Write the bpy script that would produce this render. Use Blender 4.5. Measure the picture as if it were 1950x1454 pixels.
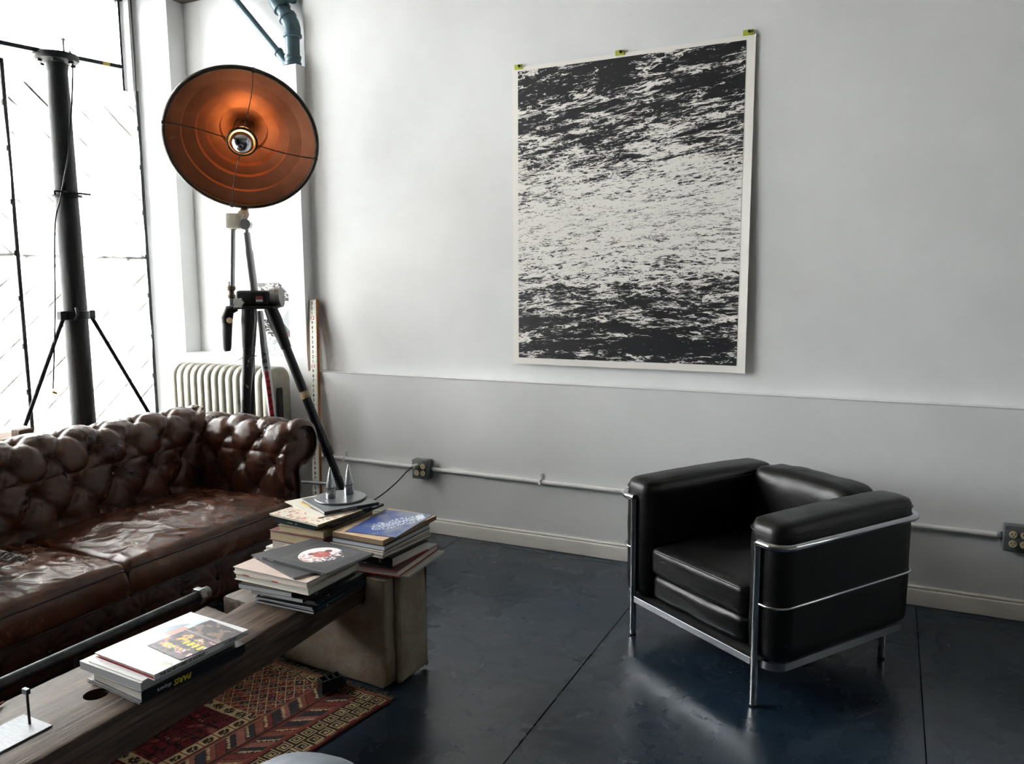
import bpy, bmesh, math, random
from math import sin, cos, pi, radians, sqrt, atan2, hypot, exp, log
from mathutils import Vector, Matrix, noise as mnoise

for o in list(bpy.data.objects):
    bpy.data.objects.remove(o, do_unlink=True)
SC = bpy.context.scene
COL = SC.collection

# ------------------------------------------------------------------ camera
def view_axes(yaw, pitch, roll):
    f = Vector((sin(yaw)*cos(pitch), cos(yaw)*cos(pitch), sin(pitch)))
    r = Vector((cos(yaw), -sin(yaw), 0))
    d = f.cross(r)
    return r*cos(roll)+d*sin(roll), d*cos(roll)-r*sin(roll), f
cr, cd, cf = view_axes(radians(-25.479), radians(-7.275), radians(0.389))
cam = bpy.data.cameras.new('camera')
cam.sensor_fit = 'HORIZONTAL'; cam.sensor_width = 36.0; cam.lens = 28.0
cam.clip_start = 0.05; cam.clip_end = 200
camo = bpy.data.objects.new('camera', cam); COL.objects.link(camo)
camo.matrix_world = Matrix(((cr.x, -cd.x, -cf.x, 0), (cr.y, -cd.y, -cf.y, 0), (cr.z, -cd.z, -cf.z, 1.5), (0, 0, 0, 1)))
SC.camera = camo

# ------------------------------------------------------------------ daylight
wd = bpy.data.worlds.new('overcast'); SC.world = wd; wd.use_nodes = True
bg = wd.node_tree.nodes['Background']
bg.inputs[0].default_value = (0.965, 0.983, 1.0, 1)
# standard overcast sky: three times brighter overhead than at the horizon
_N = wd.node_tree.nodes; _L = wd.node_tree.links
_tc = _N.new('ShaderNodeTexCoord'); _sp = _N.new('ShaderNodeSeparateXYZ'); _L.new(_tc.outputs['Generated'], _sp.inputs[0])
_mx = _N.new('ShaderNodeMath'); _mx.operation = 'MAXIMUM'; _mx.inputs[1].default_value = 0.; _L.new(_sp.outputs[2], _mx.inputs[0])
_ma = _N.new('ShaderNodeMath'); _ma.operation = 'MULTIPLY_ADD'; _ma.inputs[1].default_value = 2/3*14.; _ma.inputs[2].default_value = 1/3*14.
_L.new(_mx.outputs[0], _ma.inputs[0]); _L.new(_ma.outputs[0], bg.inputs[1])
SC.view_settings.view_transform = 'Standard'; SC.view_settings.look = 'None'
SC.view_settings.gamma = 1.0; SC.view_settings.use_curve_mapping = False
SC.view_settings.exposure = 2.17
def portal(name, loc, sx, sy, rot):
    l = bpy.data.lights.new(name, 'AREA'); l.shape = 'RECTANGLE'; l.size = sx; l.size_y = sy
    l.cycles.is_portal = True
    o = bpy.data.objects.new(name, l); COL.objects.link(o); o.location = loc; o.rotation_euler = rot
    return o
portal('window_portal', (-4.97, -.05, 1.25), 2.2, 1.1, (0, -pi/2, 0))  # at the added unseen window
portal('window_portal', (-4.97, 2.375, 1.81), 3.25, 3.2, (0, -pi/2, 0))
try:
    SC.cycles.use_denoising = True
    SC.cycles.max_bounces = 10; SC.cycles.diffuse_bounces = 4; SC.cycles.transparent_max_bounces = 12
    SC.cycles.sample_clamp_indirect = 8.0
    SC.cycles.use_adaptive_sampling = True; SC.cycles.adaptive_threshold = .04
except Exception:
    pass

# ------------------------------------------------------------------ helpers
def lin(c):
    c = c.lstrip('#'); v = [int(c[i:i+2], 16)/255 for i in (0, 2, 4)]
    return tuple([x/12.92 if x <= .04045 else ((x+.055)/1.055)**2.4 for x in v])
def col4(c):
    return (lin(c) if isinstance(c, str) else tuple(c))+(1,)
MATS = {}
def P(name, col, rough=.5, metal=0., col2=None, ns=6., nfac=1., bump=0., bs=60., coat=0., stretch=(1, 1, 1), rvar=0., spec=.5, det=5., thr=None, bstretch=None, sheen=0., coatr=.1, bdist=.01):
    """principled material with optional procedural mottling, roughness variation and bump"""
    if name in MATS: return MATS[name]
    m = bpy.data.materials.new(name); m.use_nodes = True; nt = m.node_tree; N = nt.nodes; L = nt.links
    b = N['Principled BSDF']
    b.inputs['Base Color'].default_value = col4(col); b.inputs['Roughness'].default_value = rough
    b.inputs['Metallic'].default_value = metal; b.inputs['Specular IOR Level'].default_value = spec
    b.inputs['Coat Weight'].default_value = coat; b.inputs['Coat Roughness'].default_value = coatr
    b.inputs['Sheen Weight'].default_value = sheen
    tc = N.new('ShaderNodeTexCoord')
    def nz(scale, st, d):
        mp = N.new('ShaderNodeMapping'); mp.inputs['Scale'].default_value = st
        L.new(tc.outputs['Object'], mp.inputs[0])
        n = N.new('ShaderNodeTexNoise'); n.inputs['Scale'].default_value = scale; n.inputs['Detail'].default_value = d
        n.inputs['Roughness'].default_value = .6
        L.new(mp.outputs[0], n.inputs['Vector']); return n
    if col2 is not None:
        n = nz(ns, stretch, det); r = N.new('ShaderNodeValToRGB')
        lo, hi = thr or (.35, .65)
        r.color_ramp.elements[0].position = lo; r.color_ramp.elements[1].position = hi
        r.color_ramp.elements[0].color = col4(col); r.color_ramp.elements[1].color = col4(col2)
        L.new(n.outputs['Fac'], r.inputs[0]); L.new(r.outputs[0], b.inputs['Base Color'])
        if rvar:
            mr = N.new('ShaderNodeMapRange'); mr.inputs['To Min'].default_value = rough-rvar; mr.inputs['To Max'].default_value = rough+rvar
            mr.inputs['From Min'].default_value = .3; mr.inputs['From Max'].default_value = .7
            L.new(n.outputs['Fac'], mr.inputs[0]); L.new(mr.outputs[0], b.inputs['Roughness'])
    if bump:
        n = nz(bs, bstretch or stretch, 6.); bp = N.new('ShaderNodeBump'); bp.inputs['Strength'].default_value = bump
        bp.inputs['Distance'].default_value = bdist
        L.new(n.outputs['Fac'], bp.inputs['Height']); L.new(bp.outputs[0], b.inputs['Normal'])
    MATS[name] = m; return m
def PRINT(name, rough=.45, coat=0.):
    """flat print: colour comes from the mesh's own painted colour layer 'ink'"""
    if name in MATS: return MATS[name]
    m = bpy.data.materials.new(name); m.use_nodes = True; nt = m.node_tree; b = nt.nodes['Principled BSDF']
    a = nt.nodes.new('ShaderNodeVertexColor'); a.layer_name = 'ink'
    nt.links.new(a.outputs['Color'], b.inputs['Base Color']); b.inputs['Roughness'].default_value = rough
    b.inputs['Coat Weight'].default_value = coat
    MATS[name] = m; return m

class MB:
    """collects vertices and faces for one mesh object"""
    def __init__(s): s.v = []; s.f = []
    def add(s, vs, fs, M=None):
        o = len(s.v)
        s.v += [tuple(M @ Vector(q)) for q in vs] if M is not None else [tuple(q) for q in vs]
        s.f += [tuple(i+o for i in f) for f in fs]; return s
    def box(s, a, b, M=None):
        x0, y0, z0 = a; x1, y1, z1 = b
        return s.add([(x0, y0, z0), (x1, y0, z0), (x1, y1, z0), (x0, y1, z0), (x0, y0, z1), (x1, y0, z1), (x1, y1, z1), (x0, y1, z1)],
                     [(3, 2, 1, 0), (4, 5, 6, 7), (0, 1, 5, 4), (1, 2, 6, 5), (2, 3, 7, 6), (3, 0, 4, 7)], M)
    def rbox(s, a, b, r, seg=2, M=None):
        bm = bmesh.new(); bmesh.ops.create_cube(bm, size=1)
        for v in bm.verts:
            v.co = Vector([a[i]+(v.co[i]+.5)*(b[i]-a[i]) for i in range(3)])
        bmesh.ops.bevel(bm, geom=list(bm.edges), offset=r, segments=seg, profile=.5, affect='EDGES')
        bm.verts.index_update()
        s.add([v.co.copy() for v in bm.verts], [[v.index for v in f.verts] for f in bm.faces], M); bm.free(); return s
    def tube(s, pts, r, n=12, caps=True, closed=False):
        pts = [Vector(p) for p in pts]; m = len(pts); rs = r if isinstance(r, (list, tuple)) else [r]*m
        tg = []
        for i in range(m):
            a = pts[i-1] if (i or closed) else pts[0]; b = pts[(i+1) % m] if (i < m-1 or closed) else pts[-1]
            tg.append((b-a).normalized())
        up = Vector((0, 0, 1)) if abs(tg[0].z) < .9 else Vector((1, 0, 0))
        u = (up-tg[0]*up.dot(tg[0])).normalized(); o = len(s.v)
        for i in range(m):
            u = (u-tg[i]*u.dot(tg[i])).normalized(); w = tg[i].cross(u)
            for k in range(n):
                a = 2*pi*k/n; s.v.append(tuple(pts[i]+(u*cos(a)+w*sin(a))*rs[i]))
        for i in range(m if closed else m-1):
            j = (i+1) % m
            for k in range(n):
                l = (k+1) % n; s.f.append((o+i*n+k, o+i*n+l, o+j*n+l, o+j*n+k))
        if caps and not closed:
            s.f.append(tuple(o+k for k in reversed(range(n)))); s.f.append(tuple(o+(m-1)*n+k for k in range(n)))
        return s
    def lathe(s, prof, n=24, M=None, cap0=True, cap1=True):
        vs = []; fs = []; m = len(prof)
        for r, z in prof:
            for k in range(n):
                a = 2*pi*k/n; vs.append((r*cos(a), r*sin(a), z))
        for i in range(m-1):
            for k in range(n):
                l = (k+1) % n; fs.append((i*n+k, i*n+l, (i+1)*n+l, (i+1)*n+k))
        if cap0 and prof[0][0] > 1e-5: fs.append(tuple(reversed(range(n))))
        if cap1 and prof[-1][0] > 1e-5: fs.append(tuple((m-1)*n+k for k in range(n)))
        return s.add(vs, fs, M)
    def prism(s, poly, z0, z1, M=None):
        n = len(poly)
        return s.add([(x, y, z0) for x, y in poly]+[(x, y, z1) for x, y in poly],
                     [tuple(reversed(range(n))), tuple(range(n, 2*n))]+[(i, (i+1) % n, n+(i+1) % n, n+i) for i in range(n)], M)
    def grid(s, nu, nv, fn, flip=False):
        o = len(s.v)
        for j in range(nv):
            for i in range(nu): s.v.append(tuple(fn(i/(nu-1), j/(nv-1))))
        for j in range(nv-1):
            for i in range(nu-1):
                q = (o+j*nu+i, o+j*nu+i+1, o+(j+1)*nu+i+1, o+(j+1)*nu+i)
                s.f.append(q[::-1] if flip else q)
        return s
    def mesh(s, name):
        me = bpy.data.meshes.new(name); me.from_pydata(s.v, [], s.f); me.update()
        bm = bmesh.new(); bm.from_mesh(me); bmesh.ops.remove_doubles(bm, verts=bm.verts, dist=1e-5)
        bmesh.ops.recalc_face_normals(bm, faces=bm.faces); bm.to_mesh(me); bm.free(); return me
    def build(s, name, mat, parent=None, smooth=40, M=None, raw=False):
        if raw:
            me = bpy.data.meshes.new(name); me.from_pydata(s.v, [], s.f); me.update()
        else: me = s.mesh(name)
        return obj(name, me, mat, parent, smooth, M)
def obj(name, me, mat, parent=None, smooth=40, M=None):
    if mat is not None:
        me.materials.clear(); me.materials.append(mat)
    if smooth:
        me.polygons.foreach_set('use_smooth', [True]*len(me.polygons))
        if smooth < 180: me.set_sharp_from_angle(angle=radians(smooth))
    o = bpy.data.objects.new(name, me); COL.objects.link(o)
    if parent is not None: o.parent = parent
    if M is not None: o.matrix_local = M
    return o
def inst(name, me, parent, M=None):
    o = bpy.data.objects.new(name, me); COL.objects.link(o); o.parent = parent
    if M is not None: o.matrix_local = M
    return o
def tag(o, label, cat, group=None, kind=None):
    o['label'] = label; o['category'] = cat
    if group: o['group'] = group
    if kind: o['kind'] = kind
    return o
def thing(name, label, cat, loc=(0, 0, 0), rz=0., group=None):
    o = bpy.data.objects.new(name, None); COL.objects.link(o); o.location = loc; o.rotation_euler = (0, 0, rz)
    o.empty_display_size = .05
    return tag(o, label, cat, group)
def struct(o):
    o['kind'] = 'structure'; return o
def T(x=0, y=0, z=0): return Matrix.Translation((x, y, z))
def RX(a): return Matrix.Rotation(a, 4, 'X')
def RY(a): return Matrix.Rotation(a, 4, 'Y')
def RZ(a): return Matrix.Rotation(a, 4, 'Z')
def frame(o, z, x=None):
    """matrix with local Z along z and local X near x, origin o"""
    z = Vector(z).normalized(); x = Vector(x) if x is not None else (Vector((1, 0, 0)) if abs(z.x) < .9 else Vector((0, 1, 0)))
    x = (x-z*x.dot(z)).normalized(); y = z.cross(x); o = Vector(o)
    return Matrix(((x.x, y.x, z.x, o.x), (x.y, y.y, z.y, o.y), (x.z, y.z, z.z, o.z), (0, 0, 0, 1)))
def bez(pts, n=8):
    """smooth catmull-rom path through the points"""
    P_ = [Vector(p) for p in pts]; out = []
    for i in range(len(P_)-1):
        a = P_[max(i-1, 0)]; b = P_[i]; c = P_[i+1]; d = P_[min(i+2, len(P_)-1)]
        for k in range(n):
            t = k/n
            out.append(.5*((2*b)+(c-a)*t+(2*a-5*b+4*c-d)*t*t+(3*b-a-3*c+d)*t**3))
    out.append(P_[-1]); return out
def text_mesh(s, size, depth=.0004, align='LEFT', shear=0., space=1., bold=0.):
    cu = bpy.data.curves.new('lettering', 'FONT'); cu.body = s; cu.size = size; cu.align_x = align; cu.align_y = 'CENTER'
    cu.extrude = depth; cu.resolution_u = 2; cu.shear = shear; cu.space_character = space; cu.offset = bold
    t = bpy.data.objects.new('lettering_source', cu); COL.objects.link(t)
    dg = bpy.context.evaluated_depsgraph_get(); dg.update()
    me = bpy.data.meshes.new_from_object(t.evaluated_get(dg)); bpy.data.objects.remove(t, do_unlink=True); bpy.data.curves.remove(cu)
    return me
def lettering(s, size, mat, parent, M, **k):
    return obj('lettering', text_mesh(s, size, **k), mat, parent, 0, M)
def inked(name, nu, nv, fn, ink, mat, parent, M=None):
    """flat print: grid of cells, fn(u,v)->local point, ink(u,v)->colour of the cell"""
    me = bpy.data.meshes.new(name); vs = []; fs = []
    for j in range(nv+1):
        for i in range(nu+1): vs.append(tuple(fn(i/nu, j/nv)))
    cols = []
    for j in range(nv):
        for i in range(nu):
            fs.append((j*(nu+1)+i, j*(nu+1)+i+1, (j+1)*(nu+1)+i+1, (j+1)*(nu+1)+i))
            c = ink((i+.5)/nu, (j+.5)/nv); cols += [c[0], c[1], c[2], 1.]*4
    me.from_pydata(vs, [], fs); me.update()
    at = me.color_attributes.new('ink', 'FLOAT_COLOR', 'CORNER'); at.data.foreach_set('color', cols)
    return obj(name, me, mat, parent, 0, M)
def fbm(x, y, z=0., oct=4):
    return mnoise.fractal(Vector((x, y, z)), 1.0, 2.0, oct)
# ================================================================== materials of the shell
m_wall = P('wall_paint', '#e9ebec', .55, col2='#e2e4e5', ns=2.2, bump=.02, bs=14, spec=.3)
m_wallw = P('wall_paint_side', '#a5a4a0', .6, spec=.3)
m_base = P('baseboard_paint', '#e2e0da', .45, col2='#cfccc4', ns=7, thr=(.55, .8), stretch=(1, 1, 4))
m_ceil = P('ceiling_paint', '#aea89e', .7, col2='#a29b90', ns=1.5, stretch=(.3, 3, 1))
m_black = P('black_steel', '#15171a', .42, metal=.5, col2='#23262a', ns=14, bump=.05, bs=120)
m_steelframe = P('window_steel', '#24282b', .5, metal=.3)
m_dark = P('dark_void', '#08090a', .9)

def floor_material():
    m = bpy.data.materials.new('painted_floor'); m.use_nodes = True; nt = m.node_tree; N = nt.nodes; L = nt.links; b = N['Principled BSDF']
    tc = N.new('ShaderNodeTexCoord')
    def noise(sc, st=(1, 1, 1), d=6., dist=0., r=.6):
        mp = N.new('ShaderNodeMapping'); mp.inputs['Scale'].default_value = st; L.new(tc.outputs['Object'], mp.inputs[0])
        n = N.new('ShaderNodeTexNoise'); n.inputs['Scale'].default_value = sc; n.inputs['Detail'].default_value = d
        n.inputs['Distortion'].default_value = dist; n.inputs['Roughness'].default_value = r; L.new(mp.outputs[0], n.inputs['Vector']); return n
    def ramp(src, stops):
        r = N.new('ShaderNodeValToRGB'); e = r.color_ramp.elements
        while len(e) < len(stops): e.new(.5)
        for k, (p, c) in enumerate(stops): e[k].position = p; e[k].color = col4(c)
        L.new(src, r.inputs[0]); return r
    n1 = noise(.9, d=5.)
    c1 = ramp(n1.outputs['Fac'], [(.3, '#152432'), (.52, '#192937'), (.75, '#1f2f3c')])
    n2 = noise(4., d=7., dist=.3)
    c2 = ramp(n2.outputs['Fac'], [(.56, '#000000'), (.72, '#ffffff')])
    mx = N.new('ShaderNodeMix'); mx.data_type = 'RGBA'; L.new(c1.outputs[0], mx.inputs[6]); mx.inputs[7].default_value = col4('#141e28')
    mm = N.new('ShaderNodeMath'); mm.operation = 'MULTIPLY'; mm.inputs[1].default_value = .3; L.new(c2.outputs[0], mm.inputs[0]); L.new(mm.outputs[0], mx.inputs[0])
    n3 = noise(70., (1, 1, 1), 4.); sp = ramp(n3.outputs['Fac'], [(.735, '#000000'), (.76, '#ffffff')])
    mx2 = N.new('ShaderNodeMix'); mx2.data_type = 'RGBA'; L.new(mx.outputs[2], mx2.inputs[6]); mx2.inputs[7].default_value = col4('#6d7a82')
    L.new(sp.outputs[0], mx2.inputs[0]); L.new(mx2.outputs[2], b.inputs['Base Color'])
    mr = N.new('ShaderNodeMapRange'); mr.inputs['From Min'].default_value = .35; mr.inputs['From Max'].default_value = .7
    mr.inputs['To Min'].default_value = .22; mr.inputs['To Max'].default_value = .34; L.new(n2.outputs['Fac'], mr.inputs[0]); L.new(mr.outputs[0], b.inputs['Roughness'])
    # brush marks and plywood grain in the paint
    w = N.new('ShaderNodeTexWave'); w.wave_type = 'RINGS'; w.inputs['Scale'].default_value = 2.2; w.inputs['Distortion'].default_value = 14.; w.inputs['Detail'].default_value = 4.
    w.inputs['Detail Scale'].default_value = 1.4; L.new(tc.outputs['Object'], w.inputs['Vector'])
    wm = noise(1.1, d=3.); wr = ramp(wm.outputs['Fac'], [(.5, '#000000'), (.62, '#ffffff')])
    wx = N.new('ShaderNodeMath'); wx.operation = 'MULTIPLY'; L.new(w.outputs['Fac'], wx.inputs[0]); L.new(wr.outputs[0], wx.inputs[1])
    n4 = noise(38., (1, .22, 1), 5.)
    ad = N.new('ShaderNodeMath'); ad.operation = 'MULTIPLY_ADD'; L.new(wx.outputs[0], ad.inputs[0]); ad.inputs[1].default_value = .8; L.new(n4.outputs['Fac'], ad.inputs[2])
    n5 = noise(3., d=3.); ad2 = N.new('ShaderNodeMath'); ad2.operation = 'MULTIPLY_ADD'; L.new(n5.outputs['Fac'], ad2.inputs[0]); ad2.inputs[1].default_value = 3.; L.new(ad.outputs[0], ad2.inputs[2])
    bp = N.new('ShaderNodeBump'); bp.inputs['Strength'].default_value = .22; bp.inputs['Distance'].default_value = .003
    L.new(ad2.outputs[0], bp.inputs['Height']); L.new(bp.outputs[0], b.inputs['Normal'])
    b.inputs['Specular IOR Level'].default_value = .85
    return m
m_floor = floor_material()

X0, X1, YB, ZC = -4.70, 5.6, -5.2, 3.95     # window wall, right wall, wall behind the camera, ceiling
W = 3.985                                    # face of the long white wall

# ------------------------------------------------------------------ floor of painted plywood sheets
fl = MB().box((X0-.3, YB-.3, -.12), (X1+.3, W+.3, -.014)).build('floor', m_dark, smooth=0); struct(fl)
sheet = {}
xs = [X0]
x = -1.03-1.195*3
while x < X1:
    if x > X0+.05: xs.append(x)
    x += 1.195
xs.append(X1)
for i in range(len(xs)-1):
    ys = [YB]; y = 1.42+(0.05 if i % 2 else -.35)-2.44*4
    while y < W:
        if y > YB+.1: ys.append(y)
        y += 2.44
    ys.append(W+.01)
    for j in range(len(ys)-1):
        g = .0013
        MB().rbox((xs[i]+g, ys[j]+g, -.014), (xs[i+1]-g, ys[j+1]-g, 0.), .0018, 1).build('floor_sheet', m_floor, fl, smooth=0)

# ------------------------------------------------------------------ long white wall with pipe chase, niche and ledge
YW = W+.35
wb = MB()
ZL, ZN = .937, 1.02
wb.box((X0-.3, W, -.02), (X1+.3, YW, ZL))                         # thick lower wall
wb.box((X0-.3, W, ZL), (-4.39, YW, ZC))                            # strip beside the window
wb.box((-4.39, W, ZL), (-3.334, YW, ZN))                           # under the niche
wb.box((-4.39, 4.12, ZN), (-3.334, YW, ZC))                        # back of the niche
wb.box((-3.334, 4.068, ZL), (X1+.3, YW, ZC))                       # upper wall set back
wallb = wb.build('wall_back', m_wall, smooth=0); struct(wallb)
ch = MB().rbox((-3.470, W, ZN-.004), (-3.334, 4.121, 2.812), .003, 1)
MBx = ch.build('pipe_chase', m_wall, wallb, smooth=0)
# front edge of the ledge, slightly uneven plaster nosing
led = MB()
def ledge(u, v):
    xx = -3.30+u*(X1+3.30); a = pi/2*v
    w_ = .0012*fbm(xx*1.2, 2.)
    return (xx, W-.003+.006*(1-sin(a))*1.0+w_, ZL-.004+.006*(1-cos(a))*1.0+w_*.5)
led.grid(120, 5, ledge); led.build('trim_1', m_wall); struct(bpy.data.objects['trim_1'])
bpy.data.objects['trim_1']['label'] = 'painted plaster nosing along the wall ledge'
# dark timber seen at the head of the niche
tr = MB().rbox((-4.388, 3.99, 3.345), (-3.575, 4.119, 3.50), .004, 1).build('trim_2', P('old_timber', '#5b5047', .7, col2='#3c352f', ns=9, stretch=(.3, 4, 4)), smooth=0); struct(tr)

# baseboard: board with a rounded bead
bb = MB(); prof = [(0, .002), (.018, .002), (.018, .068), (.016, .074), (.011, .078), (.011, .082), (.013, .086), (.009, .091), (0, .092)]
xsb = [X0, -2.9, -1.3, .35, 2.2, X1]
vs = []; n = len(prof)
nseg = 90
for k in range(nseg+1):
    xx = X0+(X1-X0)*k/nseg; wob = .0012*fbm(xx*2.1, 7.)
    vs += [(xx, W-a-wob*(a > 0), z+wob) for a, z in prof]
fs = [(k*n+i, k*n+i+1, (k+1)*n+i+1, (k+1)*n+i) for k in range(nseg) for i in range(n-1)]
bb.add(vs, fs); struct(bb.build('baseboard_back', m_base, smooth=30))

# ------------------------------------------------------------------ other walls and ceiling
wy0, wy1, wz0, wz1 = .8, 3.95, .2, 3.42
wl = MB()
vy0, vy1, vz0, vz1 = -.6, .5, .12, 2.35       # unseen lower window nearer the camera, added to brighten the lower wall
wl.box((X0-.3, YB-.3, -.02), (X0, vy0, ZC)); wl.box((X0-.3, vy1, -.02), (X0, wy0, ZC)); wl.box((X0-.3, vy0, -.02), (X0, vy1, vz0)); wl.box((X0-.3, vy0, vz1), (X0, vy1, ZC))
wl.box((X0-.3, wy1, -.02), (X0, W, ZC))
wl.box((X0-.3, wy0, -.02), (X0, wy1, wz0)); wl.box((X0-.3, wy0, wz1), (X0, wy1, ZC))
struct(wl.build('wall_left', m_wall, smooth=0))
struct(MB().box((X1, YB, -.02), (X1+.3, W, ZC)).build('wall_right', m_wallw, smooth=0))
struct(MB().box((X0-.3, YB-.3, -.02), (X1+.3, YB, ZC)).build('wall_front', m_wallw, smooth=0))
struct(MB().box((X0-.3, YB-.3, ZC), (X1+.3, YW, ZC+.2)).build('ceiling', m_ceil, smooth=0))
pl = MB().rbox((X0, wy0, 0), (-3.86, 3.42, .22), .006, 1).build('platform', P('platform_paint', '#c9c8c3', .5), smooth=0); struct(pl)
pl['label'] = 'low boxed platform under the shop window'
struct(MB().box((X0-14, -14, -.2), (X0-.3, 14, -.15)).build('pavement', P('pavement_concrete', '#a9a8a4', .8, col2='#97958f', ns=3), smooth=0))

# ------------------------------------------------------------------ shop window: steel frame, mullions, panes
win = MB()
xf0, xf1 = X0-.10, X0-.05
win.box((xf0, wy0, wz0), (xf1, wy0+.05, wz1)); win.box((xf0, wy1-.022, wz0), (xf1-.03, wy1, wz1))
win.box((xf0, wy0, wz0), (xf1, wy1, wz0+.05)); win.box((xf0, wy0, wz1-.05), (xf1, wy1, wz1))
wino = win.build('window_1', m_steelframe, smooth=0); struct(wino)
glass = bpy.data.materials.new('window_glass'); glass.use_nodes = True
nt = glass.node_tree; N = nt.nodes; L = nt.links; N.remove(N['Principled BSDF'])
tr_ = N.new('ShaderNodeBsdfTransparent'); tr_.inputs[0].default_value = (.97, .97, .97, 1); gl = N.new('ShaderNodeBsdfGlossy'); gl.inputs['Roughness'].default_value = .02
lw = N.new('ShaderNodeFresnel'); lw.inputs[0].default_value = 1.45; mx = N.new('ShaderNodeMixShader')
L.new(lw.outputs[0], mx.inputs[0]); L.new(tr_.outputs[0], mx.inputs[1]); L.new(gl.outputs[0], mx.inputs[2]); L.new(mx.outputs[0], N['Material Output'].inputs[0])
win2 = MB().box((xf0, vy0, vz0), (xf1, vy0+.05, vz1)).box((xf0, vy1-.05, vz0), (xf1, vy1, vz1)).box((xf0, vy0, vz0), (xf1, vy1, vz0+.05)).box((xf0, vy0, vz1-.05), (xf1, vy1, vz1)).build('added_window', m_steelframe, smooth=0); struct(win2)  # frame of the unseen window added for more low daylight
MB().box((xf0, -.07, vz0+.05), (xf1, -.03, vz1-.05)).build('mullion', m_steelframe, win2, smooth=0)
for ya, yb in ((vy0+.05, -.07), (-.03, vy1-.05)): MB().box((xf0+.02, ya, vz0+.05), (xf0+.026, yb, vz1-.05)).build('pane', glass, win2, smooth=0)
ymull = [wy0+.05, 1.25, 1.85, 2.42, wy1-.022]
for i in range(4):
    y0, y1 = ymull[i], ymull[i+1]
    if i: MB().box((xf0, y0-.02, wz0+.05), (xf1, y0+.02, wz1-.05)).build('mullion', m_steelframe, wino, smooth=0)
    MB().box((xf0+.02, y0+(.02 if i else 0), wz0+.05), (xf0+.026, y1-(.02 if i < 3 else 0), wz1-.05)).build('pane', glass, wino, smooth=0)
# ================================================================== window dressing
def cloth_material():
    m = bpy.data.materials.new('white_cotton'); m.use_nodes = True; nt = m.node_tree; N = nt.nodes; L = nt.links
    N.remove(N['Principled BSDF'])
    d = N.new('ShaderNodeBsdfDiffuse'); d.inputs[0].default_value = col4('#f1efe9'); t = N.new('ShaderNodeBsdfTranslucent'); t.inputs[0].default_value = col4('#fbf9f3')
    tp = N.new('ShaderNodeBsdfTransparent'); mx = N.new('ShaderNodeMixShader'); mx.inputs[0].default_value = .95
    mx2 = N.new('ShaderNodeMixShader'); mx2.inputs[0].default_value = .3
    L.new(d.outputs[0], mx.inputs[1]); L.new(t.outputs[0], mx.inputs[2]); L.new(mx.outputs[0], mx2.inputs[1]); L.new(tp.outputs[0], mx2.inputs[2])
    L.new(mx2.outputs[0], N['Material Output'].inputs[0]); return m
m_cloth = cloth_material()
m_pole = P('black_iron', '#1b1d1e', .5, metal=.4, col2='#4b4d4c', ns=30, thr=(.62, .75), stretch=(1, 1, .4))
m_lattice = P('gate_steel', '#33312e', .6)
poleY = [-1.62, -.66, .3, 1.25, 2.10, 2.99, 3.885]
def screen(k):
    y0, y1 = poleY[k], poleY[k+1]; ym = (y0+y1)/2
    names = ['nearest the corner', 'in the middle, left of the column', 'farthest from the corner']
    t = thing('cloth_screen', 'white cotton sheet over a folding window gate, panel '+names[5-k], 'curtain', (-4.6, ym, .22), 0, 'sheeted gate panels along the window')
    h = (y1-y0)/2; top = 2.52
    def cl(u, v):
        yy = -h+.012+u*(2*h-.026); zz = .02+v*(top-.02)
        sag = .016*sin(u*pi)*(v**6) - .012*abs(fbm(u*7, 3.+k))*(v**8)
        dx = .0055+.020*abs(fbm(u*3.2, v*4.5, k))+.004*v**3*(1+sin(u*23+k))
        return (dx-.018*v**12, yy, zz-sag)
    c = MB().grid(34, 40, cl).build('sheet', m_cloth, t, smooth=180)
    # hem turned over at the top edge
    def hem(u, v):
        p = cl(u, 1-.028*v-.02*abs(fbm(u*9, 8.+k))*v); return (p[0]+.006+.002*v, p[1], p[2]+.004*(1-v))
    MB().grid(34, 4, hem).build('hem', m_cloth, c, smooth=180)
    # folding gate behind the sheet: two sets of slanted flat bars and a waist rail
    if k >= 3:
        mid = 1.445
        def bar(ya, za, yb, zb):
            a = Vector((-.0035, ya, za)); b = Vector((-.0035, yb, zb)); dr = (b-a)
            M = frame(a, dr, (1, 0, 0))
            return MB().box((-.003, -.008, 0), (.003, .008, dr.length), M)
        s_ = .82
        for q in range(-6, 10):
            zt = mid+q*.19; ya, za, yb, zb = -h+.02, zt+s_*(2*h-.04), h-.02, zt           # upper set falls to the right
            if za > top-.06: ya += (za-(top-.06))/s_; za = top-.06
            if zb < mid: yb -= (mid-zb)/s_; zb = mid
            if yb-ya > .05: bar(ya, za, yb, zb).build('gate_bar', m_lattice, t, smooth=0)
            zt = mid-.1-q*.19; ya, za, yb, zb = -h+.02, zt-s_*(2*h-.04), h-.02, zt
            if za < .03: ya += (.03-za)/s_; za = .03
            if zb > mid: yb -= (zb-mid)/s_; zb = mid
            if yb-ya > .05: bar(ya, za, yb, zb).build('gate_bar', m_lattice, t, smooth=0)
        MB().box((-.0075, -h+.02, mid-.012), (-.0005, h-.02, mid+.012)).build('waist_rail', m_lattice, t, smooth=0)
    if k == 5 or k == 4:
        po = MB().rbox((-.008, h-.012, 0), (.016, h+.010, top+.02), .004, 1).build('post', m_pole, t, smooth=0)
        for zz in (.63, .9, 1.18, 1.44, 1.73, 2.03, 2.28):
            MB().box((.004, h-.022, zz), (.02, h-.010, zz+.03)).build('hinge_lug', m_pole, po, smooth=0)
    return t
for k in (3, 4, 5): screen(k)

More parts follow.
